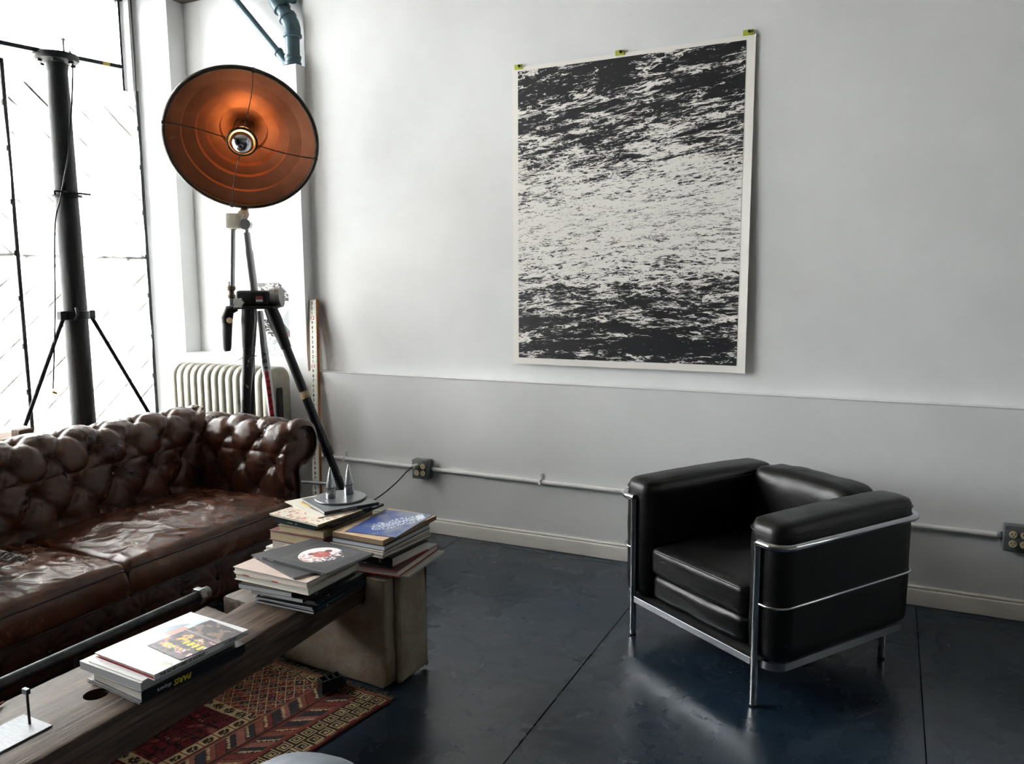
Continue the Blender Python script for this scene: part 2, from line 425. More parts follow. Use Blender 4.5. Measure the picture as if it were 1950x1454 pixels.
# thin cable beside the window frame
tag(MB().tube(bez([(-4.69, 3.962, 3.7), (-4.685, 3.962, 3.0), (-4.69, 3.958, 2.5), (-4.69, 3.957, 1.9)]), .004, 8).build('cable', m_steelframe), 'thin dark cable running down beside the window frame in the corner', 'cable')

# ================================================================== tall black column stand behind the sofa
CX, CY = -4.2, 3.04
m_cast = P('column_paint', '#121416', .5, metal=.25, col2='#1d2023', ns=22, bump=.25, bs=160, rvar=.08, bdist=.003)
c = thing('column_stand', 'tall black iron column with bolted flange and two bracing rods behind the sofa', 'column', (CX, CY, .5))
MB().lathe([(.075, .10), (.075, .16), (.066, .17), (.063, .9), (.056, 2.0), (.053, 2.15), (.053, 2.205)], 32).build('shaft', m_cast, c)
fla = MB().lathe([(.052, 2.14), (.060, 2.19), (.108, 2.205), (.112, 2.212), (.112, 2.236), (.108, 2.24)], 36).build('flange', m_cast, c)
for k in range(6):
    a = k*pi/3+.3
    MB().lathe([(.013, 2.188), (.013, 2.204)], 6, T(.088*cos(a), .088*sin(a), 0)).build('bolt', m_black, fla, smooth=0)
# flat bar lying across the flange (direction read from the photograph)
bd = Vector((.02, .69, .036)).normalized()
M = frame(Vector((-.02, .10, 2.262)), bd, (1, 0, 0))
ba = MB().rbox((-.03, -.0, -.62), (.03, .022, .315), .002, 1, M=T()).build('cross_bar', m_black, c, M=M)
MB().box((-.0305, .003, .18), (.0305, .0225, .225)).build('yellow_tape', P('yellow_tape', '#b9a552', .6), ba, smooth=0)
MB().lathe([(.006, 2.25), (.006, 2.32), (.012, 2.322), (.012, 2.332)], 8, T(.02, .035, 0)).build('bolt', P('zinc_bolt', '#b4b6b6', .35, metal=.8), c, smooth=0)
MB().rbox((-.06, -.19, 2.236), (.0, -.10, 2.246), .002, 1).build('shim', m_black, c, smooth=0)
# upper ring with a hook
co = MB().lathe([(.058, 1.472), (.080, 1.474), (.080, 1.488), (.058, 1.49)], 32, cap0=False, cap1=False).build('upper_ring', m_black, c)
MB().tube(bez([(.065, -.112, 1.475), (.065, -.115, 1.492), (.065, -.10, 1.498), (.068, .0, 1.497), (.065, .10, 1.497)]), .006, 8).build('hook', m_black, co)
# clamp with lugs and braces
cl = MB().lathe([(.063, .795), (.074, .797), (.074, .842), (.063, .844)], 32, cap0=False, cap1=False).build('clamp', m_black, c)
for s in (-1, 1):
    MB().rbox((-.012, s*.070-.001 if s > 0 else -.108, .795), (.03, .108 if s > 0 else -.069, .845), .005, 1).build('clamp_lug', m_black, cl, smooth=0)
MB().tube([(.066, -.05, .80), (.086, -.05, .82), (.076, -.045, .85), (.062, -.04, .86)], .008, 8).build('clamp_bolt', m_black, cl)
MB().tube([(.015, -.09, .80), (.0, -.345, .238)], .0115, 10).build('brace', m_black, c)
MB().tube([(.015, .092, .80), (.0, .462, .165)], .0115, 10).build('brace', m_black, c)
m_wire = P('black_wire', '#17181a', .5)
wi = MB().tube(bez([(.07, .03, 2.26), (.085, .035, 2.2), (.068, .02, 1.95), (.066, -.02, 1.7), (.05, -.075, 1.46), (.03, -.105, 1.3), (.02, -.138, .82), (.02, -.183, .42)]), .0042, 6).build('hanging_cord', m_wire, c)
MB().lathe([(.0, 0), (.008, .002), (.006, .03), (.0, .034)], 8, frame((.02, -.19, .405), (0, .85, -.4))).build('wire_nut', P('yellow_plastic', '#c9a43a', .5), wi)
MB().tube(bez([(.02, -.184, .40), (.02, -.21, .3), (.02, -.27, .17)]), .0016, 5).build('string', P('grey_string', '#9b9d9f', .7), wi)

# old timber pieces the stand is bedded in
m_old = P('weathered_wood', '#5d4b3d', .75, col2='#3b2e26', ns=14, stretch=(5, .5, 5), bump=.4, bs=40)
m_old2 = P('weathered_wood_pale', '#8b7a68', .8, col2='#5c4c40', ns=14, stretch=(5, .5, 5), bump=.4, bs=40)
def plank(name, label, a, b, loc, rz=0., ry=0., mat=m_old, grp='old timbers bedded under the column'):
    o = MB().rbox(a, b, .004, 1).build(name, mat, smooth=0); o.location = loc; o.rotation_euler = (ry, 0, rz)
    return tag(o, label, 'wood', grp)
plank('timber_block', 'heavy squared timber bed under the black column stand', (-.28, -.62, 0), (.28, .50, .38), (CX+.02, CY, .22))
plank('timber_board', 'pale rough board just right of the column foot', (-.10, .10, 0), (.12, .34, .030), (CX, CY, .60), .05, 0, m_old2)
plank('timber_board', 'upper rough board right of the column foot, showing its sawn end', (-.10, .09, 0), (.10, .335, .03), (CX, CY, .6305), -.03, 0, m_old)
plank('timber_board', 'lowest weathered board at the left end of the timbers', (-.12, -.62, 0), (.22, -.24, .028), (CX, CY, .60), .03, 0, m_old)
plank('timber_board', 'middle weathered board at the left end of the timbers', (-.15, -.62, 0), (.16, -.27, .026), (CX, CY, .629), .10, 0, m_old2)
plank('timber_board', 'topmost weathered board at the left end of the timbers', (-.2, -.60, 0), (.02, -.22, .024), (CX, CY, .656), -.10, 0, m_old2)
plank('timber_offcut', 'small upright wood offcut standing on the left boards', (.05, -.455, 0), (.12, -.375, .085), (CX, CY, .656), 0, 0, m_old)
# ================================================================== print on the wall
def sea_material():
    m = bpy.data.materials.new('sea_print'); m.use_nodes = True; nt = m.node_tree; N = nt.nodes; L = nt.links; b = N['Principled BSDF']
    def M2(op, a, c=None, d=None):
        n = N.new('ShaderNodeMath'); n.operation = op
        for i, v in enumerate((a, c, d)):
            if v is None: continue
            if isinstance(v, (int, float)): n.inputs[i].default_value = v
            else: L.new(v, n.inputs[i])
        return n.outputs[0]
    tc = N.new('ShaderNodeTexCoord'); sp = N.new('ShaderNodeSeparateXYZ'); L.new(tc.outputs['UV'], sp.inputs[0])
    u, v = sp.outputs[0], sp.outputs[1]
    vh = M2('MULTIPLY_ADD', u, .03, .462)
    dv = M2('SUBTRACT', v, vh)
    d = M2('ABSOLUTE', dv); q = M2('ADD', d, .085)
    sgn = M2('SIGN', dv)
    px = M2('MULTIPLY', M2('DIVIDE', M2('SUBTRACT', u, .5), M2('ADD', q, .03)), 2.0)
    py = M2('MULTIPLY', M2('LOGARITHM', q, 2.718), 11.)
    pz = M2('MULTIPLY', sgn, 7.3)
    slant = M2('MULTIPLY', M2('MULTIPLY', px, M2('MAXIMUM', sgn, 0.)), -.22)
    cb = N.new('ShaderNodeCombineXYZ'); L.new(px, cb.inputs[0]); L.new(M2('ADD', py, slant), cb.inputs[1]); L.new(pz, cb.inputs[2])
    def noise(sc, det, rg, dist, off=0.):
        mp = N.new('ShaderNodeMapping'); mp.inputs['Location'].default_value = (off, off*.7, off*1.3); L.new(cb.outputs[0], mp.inputs[0])
        n = N.new('ShaderNodeTexNoise'); n.inputs['Scale'].default_value = sc; n.inputs['Detail'].default_value = det
        n.inputs['Roughness'].default_value = rg; n.inputs['Distortion'].default_value = dist; L.new(mp.outputs[0], n.inputs['Vector']); return n.outputs['Fac']
    big = noise(.85, 4, .55, .4); fil = noise(1.25, 7, .66, .7, 5.2); fil2 = noise(2.6, 6, .66, .8, 2.7); fine = noise(4.0, 6, .7, .5, 9.1)
    def ridge(n, k): return M2('MAXIMUM', M2('SUBTRACT', 1., M2('MULTIPLY', M2('ABSOLUTE', M2('SUBTRACT', n, .5)), k)), 0.)     # thin foam lines
    field = M2('ADD', M2('ADD', M2('MULTIPLY', M2('MAXIMUM', ridge(fil, 15.), M2('MULTIPLY', ridge(fil2, 17.), .85)), .62), M2('MULTIPLY', M2('SUBTRACT', big, .5), 1.7)), M2('MULTIPLY', M2('SUBTRACT', fine, .5), 1.7))
    mr = N.new('ShaderNodeMapRange'); mr.interpolation_type = 'SMOOTHSTEP'
    mr.inputs['From Min'].default_value = .0; mr.inputs['From Max'].default_value = .40; mr.inputs['To Min'].default_value = .03; mr.inputs['To Max'].default_value = .57
    L.new(d, mr.inputs[0])
    ink = M2('LESS_THAN', field, mr.outputs[0])
    mx = N.new('ShaderNodeMix'); mx.data_type = 'RGBA'; L.new(ink, mx.inputs[0]); mx.inputs[6].default_value = col4('#eceae5'); mx.inputs[7].default_value = col4('#17181c')
    L.new(mx.outputs[2], b.inputs['Base Color']); b.inputs['Roughness'].default_value = .5
    return m
m_paper = P('print_paper', '#eeece7', .7)
pw, ph = 1.276, 1.604
PX0, PZ0 = -1.920, 1.034
po = thing('wall_print', 'large black and white print of rippling sea water pinned to the wall', 'print', (PX0, 4.062, PZ0))
def sheetpt(u, v, off=0.):
    lift = .020*(1-v)**2*(.35+.65*u)+.010*max(0, (u-.93)/.07)**2*(.6+.4*sin(v*5))+.004*sin(u*5+v*3)*(1-v)
    return Vector((u*pw+.012*(u)*(1-v)*0, -lift-off-.001, v*ph+.010*u*v))
def slab(u0, u1, v0, v1, off, nu=30, nv=36):
    return lambda u, v: sheetpt(u0+(u1-u0)*u, v0+(v1-v0)*v, off)
mb = MB().grid(34, 40, slab(0, 1, 0, 1, 0)); o_ = len(mb.v); mb.grid(34, 40, slab(0, 1, 0, 1, .0012))
mb.build('paper', m_paper, po, smooth=180)
g = MB().grid(34, 40, slab(.026, .966, .022, .986, .0022))
me = bpy.data.meshes.new('ink_area'); me.from_pydata(g.v, [], g.f); uv = me.uv_layers.new(name='UVMap')
for lp in me.loops:
    k = lp.vertex_index; uv.data[lp.index].uv = ((k % 34)/33, (k//34)/39)
obj('ink_area', me, sea_material(), po, 180)
m_tape = P('green_tape', '#a9b23a', .6); m_pin = P('pin_black', '#1c1c1a', .4)
for (u, zz) in ((.03, 1.604), (.475, 1.608), (.972, 1.622)):
    t_ = MB().rbox((u*pw-.024, -.0055, zz-.012), (u*pw+.024, -.0035, zz+.014), .0005, 1, M=None).build('tape', m_tape, po, smooth=0)
    MB().lathe([(.004, 0), (.007, .004), (.006, .012)], 10, frame((u*pw+.006, -.0055, zz+.003), (0, -1, .2))).build('push_pin', m_pin, t_)

# ================================================================== conduit, boxes and cord on the wall
m_cond = P('conduit_paint', '#dcdddd', .4)
m_box = P('galvanised_box', '#7f8384', .45, metal=.25, col2='#676b6c', ns=18)
m_plate = P('cover_plate', '#737778', .4, metal=.25, col2='#626667', ns=12)
m_ivory = P('ivory_plastic', '#cfc69e', .4)
def conduit(label, x0, z0, x1, z1, straps=()):
    t = thing('conduit', label, 'conduit', (x0, W-.014, z0))
    L_ = x1-x0
    MB().tube([(0, 0, 0), (L_*.25, 0, (z1-z0)*.25-.001), (L_*.6, 0, (z1-z0)*.6+.001), (L_, 0, z1-z0)], .0125, 14).build('pipe', m_cond, t)
    for sx in straps:
        s = (sx-x0)/L_; zz = (z1-z0)*s
        st = MB().rbox((sx-x0-.009, -.0155, zz-.0155), (sx-x0+.009, .0135, zz+.0155), .004, 1)
        st.rbox((sx-x0-.009, .008, zz+.012), (sx-x0+.009, .0135, zz+.045), .001, 1).build('strap', m_cond, t)
    return t
conduit('white painted conduit on the wall left of the outlet with the plug', -3.62, .400, -2.545, .393, (-3.06,))
conduit('long white painted conduit on the wall running behind the black armchair', -2.415, .391, .462, .376, (-1.72,))
def outlet(label, x, z, plug=False):
    t = thing('outlet_box', label, 'outlet', (x, W, z-.058))
    b = MB().rbox((-.056, -.052, 0), (.056, 0, .116), .006, 2).build('box', m_box, t)
    for s in (-1, 1): MB().lathe([(.017, 0), (.017, .01), (.0135, .012)], 14, frame((s*.056, -.014, .058), (s, 0, 0))).build('connector', m_box, b)
    p = MB().rbox((-.054, -.058, .002), (.054, -.052, .114), .004, 2).build('cover_plate', m_plate, t)
    for a in (-1, 1):
        for c_ in (-1, 1): MB().lathe([(.005, 0), (.005, .003)], 10, frame((a*.046, -.058, .058+c_*.049), (0, -1, 0))).build('screw', m_box, p)
        for c_ in (-1, 1):
            f = MB().lathe([(.0155, 0), (.0155, .003), (.0145, .004)], 20, frame((a*.021, -.058, .058+c_*.0205), (0, -1, 0))).build('receptacle', m_ivory, p)
            sl = MB()
            for dx in (-.006, .006): sl.box((a*.021+dx-.0012, -.0625, .058+c_*.0205-.001), (a*.021+dx+.0012, -.0618, .058+c_*.0205+.008))
            sl.lathe([(.0024, 0), (.0024, .0006)], 8, frame((a*.021, -.0618, .058+c_*.0205-.007), (0, -1, 0)))
            sl.build('slot', m_dark, f, smooth=0)
    return t
outlet('grey metal four-socket outlet box with a plug in it', -2.480, .392)
outlet('grey metal outlet box on the wall at the right edge of the photo', .540, .377)
pg = thing('power_cord', 'black power cord plugged into the wall outlet behind the books', 'cord', (-2.501, W-.0625, .4125))
MB().rbox((-.017, -.034, -.012), (.013, 0, .012), .005, 2).build('plug', P('plug_grey', '#b9bab6', .5), pg)
MB().tube(bez([(-.004, -.03, 0), (-.03, -.05, -.02), (-.08, -.09, -.085), (-.15, -.12, -.15), (-.235, -.14, -.215), (-.33, -.15, -.32), (-.42, -.14, -.395), (-.62, -.10, -.407), (-.75, -.18, -.407)]), .0042, 8).build('lead', m_wire, pg)

# ================================================================== radiator
m_rad = P('radiator_paint', '#a3a297', .42, metal=.35, col2='#8b897c', ns=9, bump=.12, bs=70, thr=(.4, .7))
rd = thing('radiator', 'old ribbed cast iron radiator painted silver grey under the wall niche', 'radiator', (-4.27, 3.72, 0))
def rrect(w, h, r, n=7):
    pts = []
    for cx_, cy_, a0 in ((w-r, h-r, 0), (r, h-r, pi/2), (r, r, pi), (w-r, r, 1.5*pi)):
        for k in range(n): a = a0+pi/2*k/(n-1); pts.append((cx_+r*cos(a), cy_+r*sin(a)))
    return pts
def radiator_section():
    D, H, wx = .205, .90, .0585; rings = []
    o = rrect(D, H, .085); i = [(D*.5+(x-D*.5)*.30 if 1 else 0, y) for x, y in rrect(D, H-.26, .03)]
    i = [(x, y+.13) for x, y in i]
    n = len(o); mb = MB()
    prof = [(0., .018), (.004, .006), (.012, .0), (wx-.012, .0), (wx-.004, .006), (wx, .018)]
    def ring(poly, x, ins, cx_=D/2, cz=H/2):
        out = []
        for (y, z) in poly:
            dy = y-cx_; dz = z-cz
            ny = max(-1, min(1, dy/(D/2))); nz_ = 1 if dz > H/2-.086 else (-1 if dz < -H/2+.086 else 0)
            out.append((x, y-ins*ny, z-ins*(nz_*.8)))
        return out
    vs = []
    for (x, ins) in prof: vs += ring(o, x, ins)
    m = len(prof); fs = []
    for a in range(m-1):
        for k in range(n): l = (k+1) % n; fs.append((a*n+k, a*n+l, (a+1)*n+l, (a+1)*n+k))
    base = len(vs); vs += [(.006, y, z) for y, z in i]+[(wx-.006, y, z) for y, z in i]
    for k in range(n):
        l = (k+1) % n
        fs.append((k, l, base+l, base+k)); fs.append(((m-1)*n+k, (m-1)*n+l, base+n+l, base+n+k)); fs.append((base+k, base+l, base+n+l, base+n+k))
    return MB().add(vs, fs).mesh('radiator_section')
rsm = radiator_section(); rsm.materials.append(m_rad); rsm.polygons.foreach_set('use_smooth', [True]*len(rsm.polygons)); rsm.set_sharp_from_angle(angle=radians(50))
for k in range(14): inst('radiator_section', rsm, rd, T(k*.0605, 0, .075))
for xx in (.0, 13*.0605):
    for yy in (.03, .15): MB().lathe([(.022, 0), (.016, .03), (.022, .085)], 10, T(xx+.03, yy+.01, 0)).build('foot', m_rad, rd)
pv = thing('radiator_valve', 'radiator supply pipe and valve with a brown handwheel behind the sofa arm', 'valve', (-3.40, 3.84, 0))
MB().tube([(-.02, .0, .252), (.30, .02, .258)], .0105, 10).build('pipe', P('grey_pipe', '#8d9090', .45, metal=.4), pv)
MB().tube([(.06, .0, .0), (.06, 0, .2)], .013, 10).build('riser', P('brass_old', '#6e5a34', .5, metal=.6), pv)
MB().lathe([(.02, -.03), (.024, 0), (.02, .03)], 12, T(.06, 0, .13)).build('valve_body', MATS['brass_old'], pv)
MB().lathe([(.006, 0), (.006, .02), (.028, .022), (.03, .03), (.026, .04), (.0, .042)], 14, frame((.066, -.015, .15), (.5, -.8, .3))).build('handwheel', P('brown_knob', '#8a5a33', .5), pv)

# ================================================================== teal drain pipes above the chase
m_teal = P('teal_pipe_paint', '#4d6a74', .4, col2='#3d5862', ns=8, bump=.05, bs=40)
dp = thing('drain_pipe', 'teal painted drain pipe with a thin slanting branch above the boxed chase', 'pipe', (-3.398, 4.035, 2.80))
R1 = .043
MB().tube([(0, 0, .0135), (.003, 0, .215)], R1, 20).build('vertical_pipe', m_teal, dp)
def sleeve(a, b, r, nm='collar', lip=.006):
    a = Vector(a); b = Vector(b); l = (b-a).length
    return MB().lathe([(r, 0), (r+lip, .002), (r+lip, .018), (r+.002, .022), (r+.002, l-.022), (r+lip, l-.018), (r+lip, l-.002), (r, l)], 20, frame(a, b-a)).build(nm, m_teal, dp)
sleeve((0, 0, .0135), (0, 0, .075), R1+.002)
el = MB().tube([(.003, 0, .185), (.003, 0, .235), (-.005, 0, .262), (-.028, 0, .298)], R1+.008, 20).build('elbow', m_teal, dp)
MB().lathe([(R1+.006, 0), (R1+.014, .003), (R1+.014, .018), (R1+.006, .021)], 20, T(.003, 0, .18)).build('elbow_lip', m_teal, el)
MB().lathe([(R1+.006, 0), (R1+.014, .003), (R1+.014, .018), (R1+.006, .021)], 20, frame((-.024, 0, .292), (-.56, 0, .83))).build('elbow_lip', m_teal, el)
MB().tube([(-.02, 0, .288), (-.072, 0, .368)], R1, 20).build('slanted_pipe', m_teal, dp)
yj = MB().tube([(-.066, 0, .356), (-.098, 0, .405), (-.112, 0, .47), (-.112, 0, .62), (-.112, 0, 1.16)], [R1+.012, R1+.013, R1+.016, R1+.014, R1+.012], 20).build('branch_fitting', m_teal, dp)
MB().tube([(-.10, 0, .46), (-.03, .012, .437), (.02, .014, .445), (.055, .018, .452), (.12, .02, .46)], [R1+.004]*2+[R1]*3, 20).build('branch_pipe', m_teal, yj)
MB().lathe([(R1+.004, 0), (R1+.012, .003), (R1+.012, .016), (R1+.004, .019)], 20, frame((-.02, .014, .438), (1, .15, .1))).build('branch_lip', m_teal, yj)
VO = Vector((-.070, 0, .035)); vp = dp
a0 = VO+Vector((-.005, 0, .035)); b0 = VO+Vector((-.427, 0, .495)); dr = (b0-a0).normalized()
MB().tube([a0, b0], .0195, 14).build('vent_pipe', m_teal, vp)
MB().tube([a0+dr*.055, a0, VO+Vector((.012, 0, .01)), VO+Vector((.06, 0, .006))], .0255, 14).build('vent_elbow', m_teal, vp)
MB().lathe([(.02, 0), (.031, .002), (.031, .014), (.02, .016)], 16, frame(a0+dr*.045, dr)).build('elbow_lip', m_teal, vp)
# ================================================================== buttoned leather sofa
def leather_material(name, c0, c1, c2, rough, cracks=True, fold=.5):
    m = bpy.data.materials.new(name); m.use_nodes = True; nt = m.node_tree; N = nt.nodes; L = nt.links; b = N['Principled BSDF']
    tc = N.new('ShaderNodeTexCoord')
    def noise(sc, d=6., dist=0., r=.6):
        n = N.new('ShaderNodeTexNoise'); n.inputs['Scale'].default_value = sc; n.inputs['Detail'].default_value = d; n.inputs['Distortion'].default_value = dist
        n.inputs['Roughness'].default_value = r; L.new(tc.outputs['Object'], n.inputs['Vector']); return n
    n1 = noise(5., 8., .8, .68); r = N.new('ShaderNodeValToRGB'); e = r.color_ramp.elements; e.new(.5)
    for k, (p, c) in enumerate(((.30, c0), (.52, c1), (.74, c2))): e[k].position = p; e[k].color = col4(c)
    L.new(n1.outputs['Fac'], r.inputs[0])
    out = r.outputs[0]
    if cracks:
        n2 = noise(11., 6., 1.5, .7); r2 = N.new('ShaderNodeValToRGB'); e2 = r2.color_ramp.elements; e2[0].position = .495; e2[1].position = .505; e2.new(.515)
        e2[0].color = (0, 0, 0, 1); e2[1].color = (1, 1, 1, 1); e2[2].color = (0, 0, 0, 1)
        L.new(n2.outputs['Fac'], r2.inputs[0]); mx = N.new('ShaderNodeMix'); mx.data_type = 'RGBA'
        mm = N.new('ShaderNodeMath'); mm.operation = 'MULTIPLY'; mm.inputs[1].default_value = .35; L.new(r2.outputs[0], mm.inputs[0])
        L.new(mm.outputs[0], mx.inputs[0]); L.new(out, mx.inputs[6]); mx.inputs[7].default_value = col4(c2); out = mx.outputs[2]
    L.new(out, b.inputs['Base Color'])
    mr = N.new('ShaderNodeMapRange'); mr.inputs['From Min'].default_value = .3; mr.inputs['From Max'].default_value = .7
    mr.inputs['To Min'].default_value = rough-.07; mr.inputs['To Max'].default_value = rough+.09; L.new(n1.outputs['Fac'], mr.inputs[0]); L.new(mr.outputs[0], b.inputs['Roughness'])
    b.inputs['Specular IOR Level'].default_value = .55
    n3 = noise(240., 3.); n4 = noise(22., 5., 1.4)
    ad = N.new('ShaderNodeMath'); ad.operation = 'MULTIPLY_ADD'; L.new(n4.outputs['Fac'], ad.inputs[0]); ad.inputs[1].default_value = 2.6*fold; m3 = N.new('ShaderNodeMath'); m3.operation = 'MULTIPLY'; m3.inputs[1].default_value = .35; L.new(n3.outputs['Fac'], m3.inputs[0]); L.new(m3.outputs[0], ad.inputs[2])
    bp = N.new('ShaderNodeBump'); bp.inputs['Strength'].default_value = .35; bp.inputs['Distance'].default_value = .0022
    L.new(ad.outputs[0], bp.inputs['Height']); L.new(bp.outputs[0], b.inputs['Normal']); return m
m_lea = leather_material('brown_leather', '#2a1710', '#46281b', '#5e3826', .30)
m_leas = leather_material('brown_leather_seat', '#3a2116', '#553323', '#74492f', .24, fold=.5)
m_pipe = P('leather_piping', '#2a1811', .4)
m_nail = P('brass_nail', '#7a6238', .35, metal=.9)
m_btn = P('leather_button', '#24140e', .4)

def resample(pts, ds):
    out = [Vector((p[0], p[1])) for p in pts]; L_ = [0]
    for i in range(1, len(out)): L_.append(L_[-1]+(out[i]-out[i-1]).length)
    n = max(2, int(round(L_[-1]/ds))); res = []; j = 0
    for k in range(n+1):
        s = L_[-1]*k/n
        while j < len(L_)-2 and L_[j+1] < s: j += 1
        t = (s-L_[j])/max(1e-9, L_[j+1]-L_[j]); res.append((s, out[j].lerp(out[j+1], t)))
    return res
def roll_profile(face0, lean, ztop, r, out):
    """(d,z) outline: inner face, over the roll and down the outside; d grows away from the seat"""
    cz = ztop-r; cd_ = lean+r
    pts = [(0., face0), (lean*.35, face0+.12), (lean*.8, cz-.07)]
    a0 = 196; a1 = -95
    for k in range(33):
        a = radians(a0+(a1-a0)*k/32); pts.append((cd_+r*cos(a), cz+r*sin(a)))
    pts += [(out, cz-r-.02), (out+.005, cz-r-.10), (out, .09)]
    cr_ = bez([(p[0], p[1], 0) for p in pts], 4)
    return [(p.x, p.y) for p in cr_]
PT, PS = .196, .132          # button pitch along the sofa and along the profile
def tuft(t, s, s0, nrow):
    """0 in the folds .. 1 on the cushions, and button depth"""
    k = (s-s0)/PS
    kk = min(max(k, 0.), nrow-1.)
    a = t/PT+kk/2; b = t/PT-kk/2
    fa = abs(sin(pi*a)); fb = abs(sin(pi*b))
    h = (min(1, fa*1.5)*min(1, fb*1.5))**.30
    # vertical pleats below the lowest and above the highest row
    if k < 0 or k > nrow-1: h = max(abs(sin(pi*a)), .0)**.5*.9
    # nearest button
    rk = round(kk); best = 9; dy_ = dx_ = 0
    for q in (rk-1, rk, rk+1):
        if q < 0 or q > nrow-1: continue
        ph = .0 if q % 2 == 0 else .5
        tt = (round(t/PT-ph)+ph)*PT; d = hypot(t-tt, (s-s0)-q*PS)
        if d < best: best = d; dy_ = t-tt; dx_ = (s-s0)-q*PS
    pit = exp(-(best/.030)**1.5)
    ang = atan2(dx_, dy_)
    crease = exp(-((best-.045)/.03)**2)*sin(ang*11+best*40)
    return h, pit, crease
SF = thing('leather_sofa', 'worn brown leather sofa with deep buttoned back and rolled arms', 'sofa', (-3.05, 2.0, 0))
SX, SY = -3.05, 2.0
XB = -3.17                    # inner face of the back at the seat
YA, YN = 2.945, 1.035         # inner faces of the far and near arm
XF = -2.63                    # front of the arms
def fade(k, s, s_end): return max(0., min(1., (s_end-s)/.10))
def tufted(name, prof_pts, length, pos, s0, nrow, amp, phase=0., ds=.0085, dt=.0085, mit0=None, mit1=None, cap=None):
    """pos(t, d, z) -> point; mit0/mit1(d): start/end of t at that depth; returns mesh + button points"""
    pr = resample(prof_pts, ds); nS = len(pr); nT = int(length/dt)
    nrm = []
    for i in range(nS):
        a = pr[max(i-1, 0)][1]; b = pr[min(i+1, nS-1)][1]; g = (b-a).normalized(); nrm.append((-g.y, g.x))
    smax = s0+(nrow-1)*PS+.10
    def ev(t, s, d, z, n, e0, e1):
        h, pit, cre = tuft(t+phase, s, s0, nrow)
        f = max(0., min(1., (smax+.07-s)/.10))
        off = amp*f*(h*.62-.05-.85*pit+.085*cre*(1-pit)+.06*fbm(t*12, s*12, 3.))
        off += .004*fbm(t*5, s*5, 9.)
        # rounded free end
        if cap is not None:
            q = (t-(e1-cap))/cap
            if q > 0: off -= cap*.9*(1-sqrt(max(0., 1-min(q, 1)**2)))
        return pos(t, d+n[0]*off, z+n[1]*off)
    def fn(u, v):
        i = int(round(v*(nS-1))); s, p = pr[i]; d, z = p.x, p.y
        e0 = mit0(d) if mit0 else 0.; e1 = mit1(d) if mit1 else length
        t = e0+(e1-e0)*u
        return ev(t, s, d, z, nrm[i], e0, e1)
    mb = MB().grid(nT+1, nS, fn)
    btn = []
    for q in range(nrow):
        s = s0+q*PS; i = min(range(nS), key=lambda j: abs(pr[j][0]-s)); d, z = pr[i][1].x, pr[i][1].y; n = nrm[i]
        ph = .0 if q % 2 == 0 else .5
        e0 = mit0(d) if mit0 else 0.; e1 = mit1(d) if mit1 else length
        j = math.ceil((e0+phase)/PT-ph)
        while (j+ph)*PT-phase < e1-.02:
            t = (j+ph)*PT-phase
            if t > e0+.02:
                o = -amp*.78; P0 = Vector(pos(t, d+n[0]*o, z+n[1]*o)); P1 = Vector(pos(t, d+n[0]*(o+.01), z+n[1]*(o+.01)))
                btn.append((P0, (P1-P0).normalized()))
            j += 1
    return mb, btn
profB = roll_profile(.33, .055, .835, .128, .235)
profA = roll_profile(.33, .045, .800, .112, .130)
bm_ = MB().lathe([(.0125, 0), (.0125, .003), (.0095, .0065), (.004, .008), (0, .0082)], 14).mesh('button'); bm_.materials.append(m_btn)
bm_.polygons.foreach_set('use_smooth', [True]*len(bm_.polygons))
def add_buttons(par, btn):
    for p, n in btn: inst('button', bm_, par, frame(p, n))
LB = YA-YN
# back: runs along Y, d points to -X; mitred into both arms
pB = lambda t, d, z: (XB-d-SX, YN+t-SY, z)
mb, bt = tufted('back', profB, LB, pB, .165, 4, .036, phase=.035, mit0=lambda d: -min(d, .14)-.012, mit1=lambda d: LB+min(d, .14)+.012)
bk = mb.build('backrest', m_lea, SF, smooth=180, raw=True); add_buttons(bk, bt)
# arms: run along X from the back to the front
LA = XF-XB
pA = lambda t, d, z: (XB+t-SX, YA+d-SY, z)
mb, bt = tufted('arm', profA, LA, pA, .15, 4, .032, phase=.06, mit0=lambda d: -min(d, .17)-.012, cap=.035)
af = mb.build('arm', m_lea, SF, smooth=180, raw=True); add_buttons(af, bt)
pN = lambda t, d, z: (XB+t-SX, YN-d-SY, z)
mb, bt = tufted('arm', profA, LA, pN, .15, 4, .032, phase=.06, mit0=lambda d: -min(d, .17)-.012, cap=.035)
an = mb.build('arm', m_lea, SF, smooth=180, raw=True); add_buttons(an, bt)
